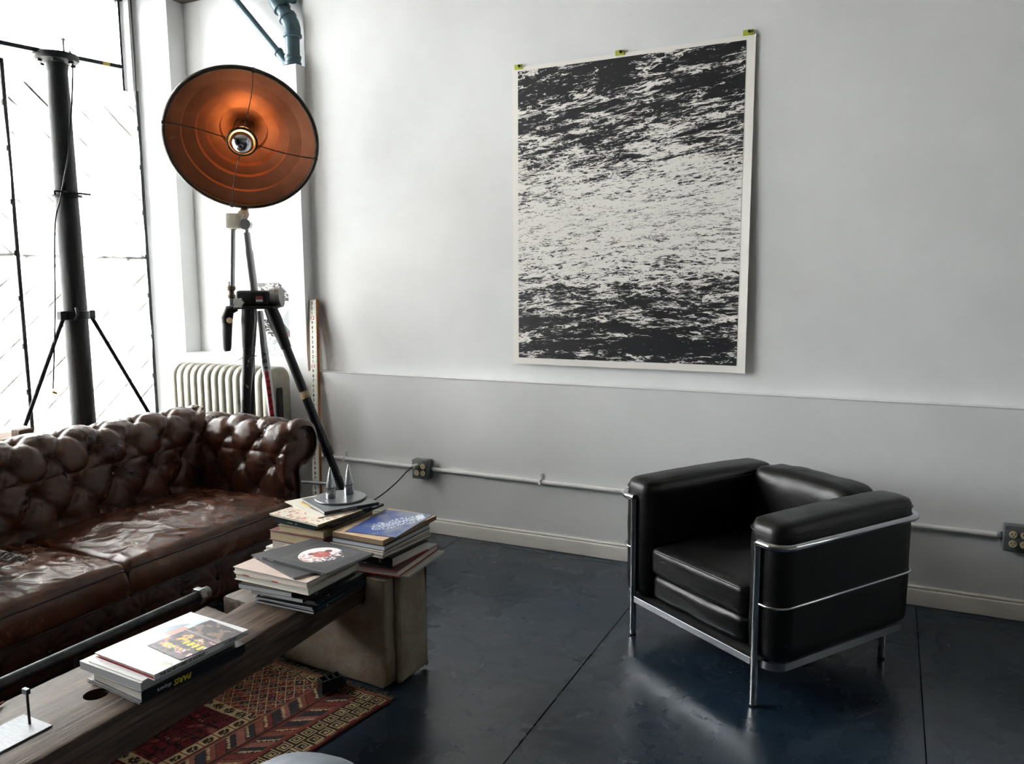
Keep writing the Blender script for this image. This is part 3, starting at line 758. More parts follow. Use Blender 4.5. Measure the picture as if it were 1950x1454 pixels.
# scrolled front panels with nail heads
def scroll(par, sg, y0):
    pr = [p for s, p in resample(profA, .012)]; loop = [(p.x, p.y) for p in pr]
    czs = .800-.112; cxs = .045+.112
    loop = [(0., .10)]+[q for q in loop]
    n = len(loop); nm_ = []
    for k in range(n):
        a = Vector(loop[k-1]); b = Vector(loop[(k+1) % n]); g = (b-a).normalized(); nm_.append(Vector((g.y, -g.x)))
    def off(k, e): return (loop[k][0]+nm_[k].x*e, loop[k][1]+nm_[k].y*e)
    vs = []; fs = []
    for e, dx in ((.002, -.030), (.004, -.012), (.010, -.003), (.020, .002), (.026, -.001), (.032, .004)):
        for k in range(n):
            x, z = off(k, e); pl_ = .0025*sin(atan2(z-czs, x-cxs)*16)*(z > czs-.03)*(e < .021)
            vs.append((XF-.022+dx+pl_-SX, y0+sg*x-SY, z))
    for l in range(5):
        for k in range(n): fs.append((l*n+k, l*n+(k+1) % n, (l+1)*n+(k+1) % n, (l+1)*n+k))
    from mathutils.geometry import tessellate_polygon
    fs += [tuple(5*n+i for i in t_) for t_ in tessellate_polygon([[Vector((*off(k, .032), 0)) for k in range(n)]])]
    pn = MB().add(vs, fs).build('front_panel', m_lea, par, smooth=50)
    nb = MB()
    for k, (s, p) in enumerate(resample(profA, .0125)):
        k2 = min(range(n), key=lambda q: hypot(loop[q][0]-p.x, loop[q][1]-p.y)); xx, zz = p.x+nm_[k2].x*.024, p.y+nm_[k2].y*.024
        if zz < .10: continue
        nb.lathe([(.0048, 0), (.0042, .0025), (.002, .004), (0, .0044)], 8, frame((XF-.022-SX, y0+sg*xx-SY, zz), (1, 0, 0)))
    nt_ = nb.build('nailhead_trim', m_nail, pn, smooth=180); nt_['kind'] = 'stuff'
scroll(af, 1, YA); scroll(an, -1, YN)
# seat cushions
def cushion(y0, y1, seed):
    x0, x1, z0, z1 = XB-.035, -2.565, .315, .452
    nx, ny = 84, 110; lx, ly = x1-x0, y1-y0
    def wr(x, y):
        w = .0
        n1 = mnoise.fractal(Vector((x*5.5+seed, y*4., seed)), .8, 2.1, 4)
        r1 = 1-abs(mnoise.noise(Vector((x*7+y*4.5+seed*2+.35*n1, y*5-x*2.5, 2.+seed))))*2.2
        r2 = 1-abs(mnoise.noise(Vector((x*10-y*7+seed, y*12+x*3+.3*n1, 6.+seed))))*2.4
        w += .0085*max(0, r1)**3+.0045*max(0, r2)**3+.006*n1
        return w
    def edge(u, p=3.2):
        q = abs(2*u-1); return 1-q**p
    def top(u, v):
        x = x0+u*lx; y = y0+v*ly
        rr = .028
        ex = min(u*lx, (1-u)*lx); ey = min(v*ly, (1-v)*ly)
        dz = 0
        for e_ in (ex, ey):
            if e_ < rr: dz -= rr-sqrt(max(0, rr*rr-(rr-e_)**2))
        cr_ = .040*(edge(u, 2.6)*edge(v, 3.))
        nearf = min(1, ex/.05, ey/.05)
        return (x-SX+.010*sin(v*pi)*(u > .5)*u, y-SY, z1+cr_+dz*.8+wr(x, y)*(.3+.7*nearf)*(.35+.65*min(1, (1-u)*1.0+.45)))
    mb = MB().grid(nx, ny, top)
    # boxed sides, slightly bulged
    per = []
    for i in range(nx): per.append(i)
    for j in range(1, ny): per.append(j*nx+nx-1)
    for i in range(nx-2, -1, -1): per.append((ny-1)*nx+i)
    for j in range(ny-2, 0, -1): per.append(j*nx)
    rings = [per]; cxm, cym = (x0+x1)/2-SX, (y0+y1)/2-SY
    for k in range(1, 8):
        f = k/7; ids = []
        for q, pi_ in enumerate(per):
            p = mb.v[pi_]; bul = .013*sin(pi*f)+.003*fbm(p[0]*9, p[1]*9, f*3+seed)
            dx = 1 if p[0] > x1-SX-.003 else (-1 if p[0] < x0-SX+.003 else 0); dy = 1 if p[1] > y1-SY-.003 else (-1 if p[1] < y0-SY+.003 else 0)
            zz = p[2]+(z0-p[2])*f; ids.append(len(mb.v)); mb.v.append((p[0]+dx*bul, p[1]+dy*bul*.25, zz))
        rings.append(ids)
    m = len(per)
    for a in range(7):
        for k in range(m): l = (k+1) % m; mb.f.append((rings[a][k], rings[a][l], rings[a+1][l], rings[a+1][k]))
    o = mb.build('seat_cushion', m_leas, SF, smooth=180)
    fr = [Vector(top(1, v/60))+Vector((.001, 0, -.004)) for v in range(61)]
    side = [Vector(top(u/24, 1))+Vector((0, .0, -.004)) for u in range(24, 0, -1)]
    side0 = [Vector(top(u/24, 0))+Vector((0, -.0, -.004)) for u in range(1, 25)]
    MB().tube(side0+fr+side, .0042, 8).build('piping', m_pipe, o, smooth=180)
    bot = [Vector((p.x+.004, p.y, z0+.006)) for p in fr]
    MB().tube(bot, .004, 8).build('piping', m_pipe, o, smooth=180)
cushion(1.992, YA-.008, 1.3); cushion(YN+.008, 1.986, 4.1)
# seat deck, buttoned front rail, frame and feet
MB().rbox((XB-.15-SX, YN-.08-SY, .10), (-2.66-SX, YA+.08-SY, .30), .02, 2).build('frame', m_lea, SF)
def rail(u, v):
    y = YN-.06+u*(YA-YN+.12); z = .10+v*.215; s = v*.215; t = y
    h, pit, cre = tuft(t+.05, s, .105, 1)
    bul = .028*sin(pi*min(1, v*1.0))**.6
    return (-2.655+bul-.012*pit+.003*cre+.0025*fbm(y*8, z*8)-SX, y-SY, z)
fr = MB().grid(240, 24, rail).build('front_rail', m_lea, SF, smooth=180, raw=True)
j = 0
while True:
    y = YN+.02+j*PT*1.0
    y = (math.ceil((YN+.05)/PT)+j)*PT-.05
    if y > YA: break
    inst('button', bm_, fr, frame((-2.637-SX, y-SY, .205), (1, 0, 0))); j += 1
MB().rbox((XB-.33-SX, YN-.10-SY, .09), (XB-.12-SX, YA+.10-SY, .62), .02, 2).build('back_panel', m_lea, SF)
for xx in (-3.40, -2.70):
    for yy in (YN-.04, YA+.06): MB().lathe([(.022, 0), (.034, .03), (.03, .06), (.024, .105)], 14, T(xx-SX, yy-SY, 0)).build('foot', P('dark_wood', '#2b1c14', .4), SF)
# fringed cushion at the picture's left edge
tp = thing('fringed_cushion', 'charcoal knitted cushion with a striped fringe at the left end of the sofa seat', 'cushion', (-2.90, 1.44, .505))
m_knit = P('charcoal_knit', '#2a2c2e', .9, col2='#55585a', ns=60, bump=.6, bs=180, sheen=.3)
def pil(u, v):
    th = u*2*pi; ph = (v-.5)*pi; c_ = cos(ph); e = .45
    sx = (abs(cos(th))**e)*(1 if cos(th) > 0 else -1)*c_**e; sy = (abs(sin(th))**e)*(1 if sin(th) > 0 else -1)*c_**e
    return (.21*sx, .21*sy, .055+.055*sin(ph)*(1-.35*max(abs(sx), abs(sy))**4))
MB().grid(48, 24, pil).build('pad', m_knit, tp, smooth=180)
m_fr2 = P('pale_yarn', '#b9b9b3', .9)
rnd = random.Random(4)
for mt, off in ((m_knit, 0), (m_fr2, .5)):
    fb = MB()
    for k in range(46):
        a = (k+off)/46*.40-.20
        l = .055+.02*rnd.random()
        fb.tube(bez([(a+.004*rnd.random(), .195, .05), (a+.01*(rnd.random()-.5), .195+l*.5, .045+.02*rnd.random()), (a+.02*(rnd.random()-.5), .195+l, .02+.03*rnd.random())], 4), .0022, 5)
    f_ = fb.build('fringe', mt, tp, smooth=180); f_['kind'] = 'stuff'
# ================================================================== black leather armchair with steel tube frame
AC = thing('leather_armchair', 'black leather cube armchair in a chromed tube frame', 'armchair', (-.655, 2.947, 0), radians(-34.2))
m_chrome = P('chrome', '#c9ccce', .12, metal=1.)
m_blk = leather_material('black_leather', '#050505', '#080808', '#0d0d0e', .36, cracks=False, fold=.35); m_blk.node_tree.nodes['Principled BSDF'].inputs['Specular IOR Level'].default_value = .4
def cush(name, a, b, r, crown=(0, 0, 0), seed=0, par=AC, wr=.0015, nn=18, rad_xy=None):
    """soft block: rounded box with crowned faces and faint wrinkles"""
    bm = bmesh.new(); bmesh.ops.create_cube(bm, size=2); bmesh.ops.subdivide_edges(bm, edges=bm.edges, cuts=nn, use_grid_fill=True)
    hx, hy, hz = [(b[i]-a[i])/2 for i in range(3)]; c = [(b[i]+a[i])/2 for i in range(3)]
    rx = rad_xy or r
    for v in bm.verts:
        p = Vector(v.co); q = Vector((p.x*hx, p.y*hy, p.z*hz))
        inn = Vector((max(-hx+rx, min(hx-rx, q.x)), max(-hy+rx, min(hy-rx, q.y)), max(-hz+r, min(hz-r, q.z))))
        d = q-inn
        # anisotropic rounding: plan radius rx, edge radius r
        dxy = Vector((d.x, d.y, 0)); l = dxy.length
        if l > 1e-9: dxy = dxy.normalized()*min(l, rx) if max(abs(d.x), abs(d.y)) < 1e-9 else dxy*(max(abs(d.x), abs(d.y))/l)
        lx = dxy.length; ez = abs(d.z); t = max(lx-(rx-r), 0)
        m_ = max(t, ez); l2 = hypot(t, ez)
        if l2 > 1e-9 and lx > 1e-9 and t > 0 and ez > 0:
            k = m_/l2; nt_ = t*k; nz_ = ez*k
            dxy = dxy.normalized()*((rx-r)+nt_); dz = nz_*(1 if d.z > 0 else -1)
        else: dz = d.z
        pos = inn+Vector((dxy.x, dxy.y, dz))
        bx_, by_, bz_ = 1-(pos.x/hx)**2, 1-(pos.y/hy)**2, 1-(pos.z/hz)**2
        pos.x += crown[0]*p.x*max(0, by_)*max(0, bz_); pos.y += crown[1]*p.y*max(0, bx_)*max(0, bz_); pos.z += crown[2]*p.z*max(0, bx_)**.6*max(0, by_)**.6
        n_ = mnoise.fractal(Vector((pos.x*9+seed, pos.y*9, pos.z*9)), 1, 2, 3)
        pos += p.normalized()*wr*n_*2
        v.co = pos+Vector(c)
    bm.normal_update(); me = bpy.data.meshes.new(name); bm.to_mesh(me); bm.free()
    return obj(name, me, m_blk, par, 180)
AI, AO = .262, .425           # inner and outer faces of the arms
Y0, Y1 = .012, .765
for s in (-1, 1):
    xa, xb = (AI, AO) if s > 0 else (-AO, -AI)
    ar = cush('arm_cushion', (xa, Y0, .175), (xb, Y1, .668), .034, (.004, .004, .012), seed=s*3., rad_xy=.055, wr=.0012)
    # stitched seam round the top panel
    seam = []
    ra = .050
    for cx_, cy_, a0 in ((xb-ra, Y1-ra, 0), (xa+ra, Y1-ra, 90), (xa+ra, Y0+ra, 180), (xb-ra, Y0+ra, 270)):
        for k in range(7): a = radians(a0+15*k); seam.append((cx_+(ra+.001)*cos(a), cy_+(ra+.001)*sin(a), .634))
    MB().tube(seam, .0024, 6, closed=True).build('seam', m_blk, ar, smooth=180)
st = cush('seat_cushion', (-AI+.003, .022, .288), (AI-.003, .62, .405), .026, (.002, .006, .016), seed=5., wr=.002)
MB().tube([(-AI+.02, .026, .392), (0, .021, .397), (AI-.02, .026, .392)], .0022, 6).build('seam', m_blk, st)
cush('base_cushion', (-AI+.006, .030, .178), (AI-.006, .64, .292), .030, (.002, .010, .006), seed=7., wr=.002)
bc = cush('back_cushion', (-AI+.002, .585, .19), (AI-.002, .775, .672), .050, (.003, .016, .016), seed=9., wr=.003)
MB().tube([(-AI+.05, .597, .628), (0, .590, .634), (AI-.05, .597, .628)], .002, 6).build('seam', m_blk, bc)
# tubes
rt = .0135
for s in (-1, 1):
    MB().tube([(s*.335, 0, 0), (s*.335, 0, .597)], rt, 18).build('leg', m_chrome, AC)
    MB().lathe([(.0145, 0), (.0145, .006)], 16, T(s*.335, 0, 0)).build('foot_pad', m_dark, AC)
    rl = MB().tube([(s*.345, .705, 0), (s*.345, .705, .165)], rt, 18).build('rear_leg', m_chrome, AC)
    MB().lathe([(.0145, 0), (.0145, .006)], 16, T(s*.345, .705, 0)).build('foot_pad', m_dark, AC)
def loop(z, r, nm, off, x_in=.335, y_in=0.):
    """rail from one front leg round arm, back and other arm to the other front leg"""
    ro = .062; xo = AO+off; yb = Y1+off; pts = [(x_in, y_in, z)]
    for k in range(7): a = radians(-90+15*k); pts.append((xo-ro+ro*cos(a), y_in+ro+ro*sin(a), z))
    for k in range(7): a = radians(15*k); pts.append((xo-ro+ro*cos(a), yb-ro+ro*sin(a), z))
    full = pts+[(-x, y, zz) for x, y, zz in reversed(pts)]
    return MB().tube(full, r, 12).build(nm, m_chrome, AC)
loop(.597, rt, 'top_rail', .012)
loop(.381, .0055, 'middle_rail', .006)
# flat bars of the base
m_flat = P('brushed_steel', '#a9aeb2', .3, metal=1.)
MB().rbox((-.322, -.008, .150), (.322, .006, .176), .001, 1).build('front_bar', m_flat, AC, smooth=0)
def flatloop():
    ro = .06; xo = AO-.006; yb = Y1-.004; pts = [(.352, .012)]
    for k in range(7): a = radians(-90+15*k); pts.append((xo-ro+ro*cos(a), .012+ro+ro*sin(a)))
    for k in range(7): a = radians(15*k); pts.append((xo-ro+ro*cos(a), yb-ro+ro*sin(a)))
    full = pts+[(-x, y) for x, y in reversed(pts)]; n = len(full); vs = []
    for x, y in full:
        L_ = hypot(x, y-.38); ox, oy = -x/L_*.006, -(y-.38)/L_*.006
        vs += [(x, y, .148), (x, y, .176), (x+ox, y+oy, .176), (x+ox, y+oy, .148)]
    fs = [(i*4+a, i*4+(a+1) % 4, (i+1)*4+(a+1) % 4, (i+1)*4+a) for i in range(n-1) for a in range(4)]
    fs += [(0, 3, 2, 1), tuple((n-1)*4+a for a in range(4))]
    return MB().add(vs, fs)
flatloop().build('base_bar', m_flat, AC, smooth=30)
MB().box((-.35, .03, .160), (.35, .74, .172)).build('seat_deck', m_dark, AC, smooth=0)
# ================================================================== rug
def rug():
    c0 = Vector((-1.560, 2.250, 0)); far = Vector((-.995, .085, 0)); near = Vector((-.150, -.985, 0))
    wd_, ln = .72, 2.25; cell = .0046
    nu, nv = int(wd_/cell), int(ln/cell)
    red, dred, brown, cream, blk, rust, navy, tan, pink = [lin(c) for c in ('#6e342d', '#5c1f24', '#33271f', '#a3906c', '#221919', '#7a4638', '#353236', '#7f6b4e', '#83554a')]
    G = ["########", "#......#", "#.####.#", "#.#..#.#", "#.#.##.#", "#.#....#", "#.######", "#......."]
    rnd = random.Random(2)
    def hook(a, b):
        i = int(a*8) % 8; j = int(b*8) % 8; return G[j][i] == '#'
    def mott(c, u, v):
        k = .86+.22*mnoise.noise(Vector((u*25, v*25, 1)))+.10*mnoise.noise(Vector((u*150, v*150, 5)))
        return tuple(max(0, x*k) for x in c)
    def ink(un, vn):
        u = un*wd_*1.75; v = vn*ln*1.75                                    # metres from the right and far edges
        if v < .012: return mott(tan, u, v)
        # end border of hooked squares
        if .022 < v < .096 and u > .02:
            a = (u-.02)/.092
            if a % 1 < .86: return mott(cream if hook((a % 1)/.86, (v-.022)/.074) else brown, u, v)
            return mott(brown, u, v)
        if v < .10: return mott(red, u, v)
        if u < .035: return mott(dred if u < .015 else (tan if (int(v/.05) % 2 and .02 < u < .03) else red), u, v)
        if u < .205:
            col = 0 if u < .12 else 1; a = (u-.035-col*.085)/.078; b = (v+.03*col)/.088
            if 0 < a < 1 and b % 1 < .84: return mott(cream if hook((b % 1)/.84, a) else brown, u, v)
            return mott(brown, u, v)
        if u < .235: return mott(red if u < .225 else rust, u, v)
        if u < .505:                                             # barbed leaves either side of a stem
            w = u-.37; s = abs(w)
            if s < .006: return mott(brown, u, v)
            q = (v+s*.75*(1 if w > 0 else 1))/.066; k = int(math.floor(q)); f = q-k
            base = (rust, navy, pink, navy, red)[k % 5]
            if k % 2 and f > .66 and s > .03 and (int(s/.011) % 2 == 0 or f < .82): return mott(cream, u, v)
            if f < .10: return mott(brown, u, v)
            return mott(base if s > .02 else red, u, v)
        if u < .53: return mott(tan if .512 < u < .520 else red, u, v)
        if v < .56:                                              # lattice panel at the far end
            a = (u+v)/.075; b = (u-v)/.075; fa, fb = a % 1, b % 1
            if fa < .10 or fb < .10: return mott(cream, u, v)
            if .35 < fa < .75 and .35 < fb < .75: return mott(cream if (int(fa*20)+int(fb*20)) % 3 == 0 else dred, u, v)
            return mott((red, navy, rust)[(int(a)+2*int(b)) % 3], u, v)
        def rosette(a, b):
            a -= .5; b -= .5; r = hypot(a, b); th = atan2(b, a)
            return r < .36 and abs(sin(th*4)) > .35 and r > .10 or r < .07
        if u < .62:
            b = v/.105
            if u < .538 or u > .612: return mott(brown, u, v)
            if b % 1 < .9: return mott(brown if rosette((b % 1)/.9, (u-.538)/.074) else cream, u, v)
            return mott(red, u, v)
        q = (v-.56) % .62
        if q < .085: 
            b = u/.1
            return mott(brown if rosette(b % 1, q/.085) else cream, u, v)
        # deep red field with dark scrolls
        n = mnoise.noise(Vector((u*17, v*13, 3))); m = mnoise.noise(Vector((u*34, v*30, 8)))
        if abs(n) < .045 or abs((v/.12) % 1-.5) < .03 or abs((u/.13) % 1-.5) < .03: return mott(blk, u, v)
        if abs((v/.22) % 1-.5) < .05 and (u/.26) % 1 < .18 and int(u/.012) % 2: return mott(cream, u, v)
        if abs(m) < .03: return mott(brown, u, v)
        return mott(dred if n > -.35 else rust, u, v)
    m = PRINT('rug_wool', .95); 
    nt = m.node_tree; b = nt.nodes['Principled BSDF']; tc = nt.nodes.new('ShaderNodeTexCoord'); n = nt.nodes.new('ShaderNodeTexNoise'); n.inputs['Scale'].default_value = 420.
    bp = nt.nodes.new('ShaderNodeBump'); bp.inputs['Strength'].default_value = .5; bp.inputs['Distance'].default_value = .003
    nt.links.new(tc.outputs['Object'], n.inputs['Vector']); nt.links.new(n.outputs['Fac'], bp.inputs['Height']); nt.links.new(bp.outputs[0], b.inputs['Normal'])
    b.inputs['Specular IOR Level'].default_value = .1
    t = thing('rug', 'worn red woven rug with hooked border patterns under the beam table', 'rug', c0)
    def pt(u, v):
        p = far*(u*wd_)+near*(v*ln); w = .0025*mnoise.noise(Vector((u*9, v*14, 0)))
        fold = .010*exp(-((u*wd_-.35-(v*ln)*.5)/.03)**2)*exp(-((v*ln-.10)/.09)**2)
        return p+Vector((0, 0, .0062+w+fold))
    inked('pile', nu, nv, pt, ink, m, t)
    # backing edge and fringe
    eg = MB()
    ring = [pt(u/60, 0) for u in range(61)]+[pt(1, v/60) for v in range(61)]+[pt(1-u/60, 1) for u in range(61)]+[pt(0, 1-v/60) for v in range(61)]
    n_ = len(ring); eg.add([tuple(p) for p in ring]+[(p.x, p.y, .0005) for p in ring], [(k, (k+1) % n_, n_+(k+1) % n_, n_+k) for k in range(n_)])
    eg.build('edge', P('rug_edge', '#4d2a22', .95), t, smooth=0)
    fr = MB(); rnd = random.Random(9)
    for k in range(230):
        u = k/229; p = pt(u, 0); l = .012+.028*rnd.random()**2
        a = -near*l+far*(rnd.random()-.5)*.02
        fr.tube([p, p+a*.6+Vector((0, 0, .002)), p+a-Vector((0, 0, .004))], .0011, 4)
    f_ = fr.build('fringe', P('fringe_wool', '#8a765a', .95), t, smooth=0); f_['kind'] = 'stuff'
rug()
ib = thing('iron_block', 'small black cast iron slotted block standing on the rug', 'iron block', (-1.80, 2.215, .012), radians(62)); ib.scale = (.62, .62, .75)
m_iron = P('cast_iron', '#111213', .55, metal=.4, bump=.3, bs=90)
ibm = MB()
ibm.prism([(-.075, -.035), (.055, -.035), (.085, -.015), (.085, .02), (.055, .035), (-.075, .035)], 0, .035)
ibm.build('base', m_iron, ib, smooth=0)
w_ = MB()
for y0, y1 in ((-.035, -.027), (.027, .035)): w_.box((-.075, y0, .035), (.055, y1, .062))
for x0 in (-.075, -.03, .012, .048): w_.box((x0, -.027, .035), (x0+.009, .027, .062))
w_.build('slotted_rim', m_iron, ib, smooth=0)

# ================================================================== beam table on concrete blocks
def wood_material(name, top=True):
    m = bpy.data.materials.new(name); m.use_nodes = True; nt = m.node_tree; N = nt.nodes; L = nt.links; b = N['Principled BSDF']
    tc = N.new('ShaderNodeTexCoord')
    def noise(sc, st, d=8., dist=0.):
        mp = N.new('ShaderNodeMapping'); mp.inputs['Scale'].default_value = st; L.new(tc.outputs['Object'], mp.inputs[0])
        n = N.new('ShaderNodeTexNoise'); n.inputs['Scale'].default_value = sc; n.inputs['Detail'].default_value = d; n.inputs['Distortion'].default_value = dist; n.inputs['Roughness'].default_value = .65
        L.new(mp.outputs[0], n.inputs['Vector']); return n
    g = noise(9., (6., .42, 6.), 10., .5); r = N.new('ShaderNodeValToRGB'); e = r.color_ramp.elements; e.new(.5); e.new(.6)
    for k, (p, c) in enumerate(((.28, '#1b120c'), (.42, '#3b2b20'), (.56, '#5c4939'), (.74, '#84705c'))): e[k].position = p; e[k].color = col4(c)
    L.new(g.outputs['Fac'], r.inputs[0])
    big = noise(2.2, (1, 1, 1), 4.); mx = N.new('ShaderNodeMix'); mx.data_type = 'RGBA'; mx.blend_type = 'MULTIPLY'; mx.inputs[0].default_value = .6
    r2 = N.new('ShaderNodeValToRGB'); r2.color_ramp.elements[0].position = .35; r2.color_ramp.elements[0].color = col4('#6d5a4a'); r2.color_ramp.elements[1].position = .65; r2.color_ramp.elements[1].color = (1, 1, 1, 1)
    L.new(big.outputs['Fac'], r2.inputs[0]); L.new(r.outputs[0], mx.inputs[6]); L.new(r2.outputs[0], mx.inputs[7]); L.new(mx.outputs[2], b.inputs['Base Color'])
    b.inputs['Roughness'].default_value = .55
    bp = N.new('ShaderNodeBump'); bp.inputs['Strength'].default_value = .6; bp.inputs['Distance'].default_value = .004; L.new(g.outputs['Fac'], bp.inputs['Height']); L.new(bp.outputs[0], b.inputs['Normal'])
    return m
m_beam = wood_material('beam_wood')
BT = thing('beam_table', 'low coffee table made of one heavy old timber beam with a drilled hole', 'table', (-1.87, 1.50, .31))
BX0, BX1, BZ0, BZ1 = -.165, .165, .0, .117            # local: beam section
def beam():
    # outline in plan with a notch in the far edge, drilled hole cut as a ring of faces
    YN_, YF_ = -1.30, 1.10
    out = [(BX1, YN_), (BX1, -.6), (BX1+.003, 0.), (BX1-.008, .45), (BX1-.028, .80), (BX1-.030, YF_), (BX0+.0, YF_), (BX0-.004, .452), (BX0+.10, .436), (BX0+.113, .352), (BX0+.008, .368), (BX0-.002, -.2), (BX0+.004, YN_)]
    hx, hy, hr = .026, -.189, .031
    hole = [(hx+hr*cos(-2*pi*k/24), hy+hr*sin(-2*pi*k/24)) for k in range(24)]
    from mathutils.geometry import tessellate_polygon
    dense = []
    for k in range(len(out)):
        a = Vector(out[k]); b = Vector(out[(k+1) % len(out)]); n = max(1, int((b-a).length/.06))
        for q in range(n): dense.append(a.lerp(b, q/n))
    rings = []
    n = len(dense); mb = MB(); H = BZ1-BZ0
    lv = [(0., -.006), (.008, 0), (H-.012, 0), (H-.004, -.004), (H, -.012)]
    for z, ins in lv:
        for k in range(n):
            a = dense[k-1]; b = dense[(k+1) % n]; g = (b-a).normalized(); nx_, ny_ = g.y, -g.x
            w = ins+.004*mnoise.noise(Vector((dense[k].x*9, dense[k].y*7, z*9)))
            chip = -.008*max(0, mnoise.noise(Vector((dense[k].y*11, 3.1, dense[k].x*11))))*(z > H*.8)
            mb.v.append((dense[k].x+nx_*(w+chip), dense[k].y+ny_*(w+chip), z))
    for l in range(len(lv)-1):
        for k in range(n): mb.f.append((l*n+k, l*n+(k+1) % n, (l+1)*n+(k+1) % n, (l+1)*n+k))
    o = len(mb.v)
    for z in (0., H): mb.v += [(x, y, z) for x, y in hole]
    for k in range(24): l = (k+1) % 24; mb.f.append((o+k, o+l, o+24+l, o+24+k))
    for lvl, z, hb in ((len(lv)-1, H, o+24), (0, 0., o)):
        pts = [Vector((mb.v[lvl*n+k][0], mb.v[lvl*n+k][1], 0)) for k in range(n)]; hv = [Vector((x, y, 0)) for x, y in hole]
        for t in tessellate_polygon([pts, hv]):
            mb.f.append(tuple((lvl*n+i) if i < n else hb+i-n for i in t))
    return mb
beam().build('beam', m_beam, BT, smooth=35)
# cracks along the grain are cut as slim grooves of dark wood
m_conc = P('old_concrete', '#a59a89', .85, col2='#8a7c69', ns=6, bump=.5, bs=34, det=9, thr=(.38, .66))
m_conc2 = P('stained_concrete', '#9c9080', .85, col2='#7d5a3e', ns=5.5, bump=.5, bs=34, det=9, thr=(.45, .70))
def cblock(label, loc, rz, flip=1):
    t = thing('concrete_block', label, 'concrete block', loc, rz, 'cradle blocks carrying the beam')
    W_, D, zb = .535, .185, .309
    def rough(mb):
        bm = bmesh.new()
        me = mb.mesh('x'); bm.from_mesh(me); bpy.data.meshes.remove(me)
        bmesh.ops.bevel(bm, geom=list(bm.edges), offset=.010, segments=2, profile=.5, affect='EDGES')
        bmesh.ops.triangulate(bm, faces=[f for f in bm.faces if len(f.verts) > 4])
        bmesh.ops.subdivide_edges(bm, edges=[e for e in bm.edges if e.calc_length() > .05], cuts=5, use_grid_fill=True)
        bm.normal_update()
        for v in bm.verts:
            n = mnoise.fractal(Vector(v.co)*13, 1, 2, 3); c = max(0, mnoise.noise(Vector(v.co)*21)-.25)
            v.co += v.normal*(.0035*n-.014*c)
        out = MB(); bm.verts.index_update(); out.v = [tuple(v.co) for v in bm.verts]; out.f = [tuple(v.index for v in f.verts) for f in bm.faces]; bm.free(); return out
    x0, x1 = -W_/2, W_/2
    prof = [(x0+.02, 0), (x1-.02, 0), (x1, .04), (x1, .424), (x1-.095, .424), (x1-.10, zb), (x0+.085, zb), (x0+.08, .418), (x0-.0, .418), (x0-.005, .05)]
    M = Matrix(((1, 0, 0, 0), (0, 0, 1, 0), (0, 1, 0, 0), (0, 0, 0, 1)))
    rough(MB().prism(prof, 0, D, M)).build('body', m_conc2, t, smooth=50)
    # raised rib on the outer end and rounded lip of the cradle
    rough(MB().rbox((x1-.004, .05, .012), (x1+.026, D+.045, .424), .008, 1)).build('end_rib', m_conc, t, smooth=50)
    return t
cblock('pale concrete cradle block under the far end of the beam, carrying book piles', (-1.880, 2.318, 0.0), radians(-4))
cblock('concrete cradle block under the near end of the beam, outside the photo', (-1.87, .33, .012), radians(0))
# steel pipe with a hex coupling standing on two hidden legs
PR = thing('pipe_rail', 'long dark steel pipe with a bright hex coupling on its end, behind the beam', 'pipe', (-2.20, 1.30, .012))
m_gun = P('gun_steel', '#4a4e52', .34, metal=.85, col2='#34373a', ns=16, bump=.08, bs=90)
m_cap = P('zinc_steel', '#9a9c9c', .35, metal=.9, col2='#77797a', ns=20)
MB().tube([(-.01, -1.15, .378), (.0, 0, .378), (.012, .675, .378)], .0185, 20).build('pipe', m_gun, PR)
cp = MB().lathe([(.029, 0), (.031, .003), (.031, .022), (.029, .025)], 6, frame((.012, .668, .378), (0.01, 1, 0))).build('hex_coupling', m_cap, PR, smooth=0)
MB().lathe([(.021, 0), (.022, .004), (.021, .03), (.012, .036), (.0, .037)], 20, frame((.012, .69, .378), (.01, 1, 0))).build('end_cap', m_cap, cp)
for yy in (-.95, .22):
    lg = MB().tube([(0, yy, 0), (0, yy, .378)], .016, 14).build('leg', m_gun, PR)
    MB().lathe([(.045, 0), (.045, .008), (.022, .012), (.02, .03)], 20, T(0, yy, 0)).build('foot_flange', m_gun, lg)
# small plate stand on the beam
PS_ = thing('plate_stand', 'small steel stand with a flat plate foot and a thin clip rod on the beam', 'stand', (-1.862, 1.085, .4275))
MB().rbox((-.055, -.085, 0), (.058, .078, .004), .0008, 1).build('plate', P('bare_steel', '#8f9396', .45, metal=.15, col2='#7f8386', ns=30, stretch=(1, 6, 1)), PS_, smooth=0, M=RZ(-.02))
MB().tube([(.004, .056, .003), (.004, .056, .088)], .0032, 10).build('rod', m_gun, PS_)
MB().rbox((-.004, .048, .084), (.016, .058, .0975), .001, 1).build('clip', m_gun, PS_, smooth=0)
pn = tag(MB().lathe([(.0015, 0), (.0045, .018), (.0045, .16)], 8, frame((-2.016, 1.18, .4335), (.20, -.98, 0))).build('pencil', P('copper_tip', '#8a5034', .5)), 'thin stick with a copper coloured tip at the left edge on the beam', 'stick')
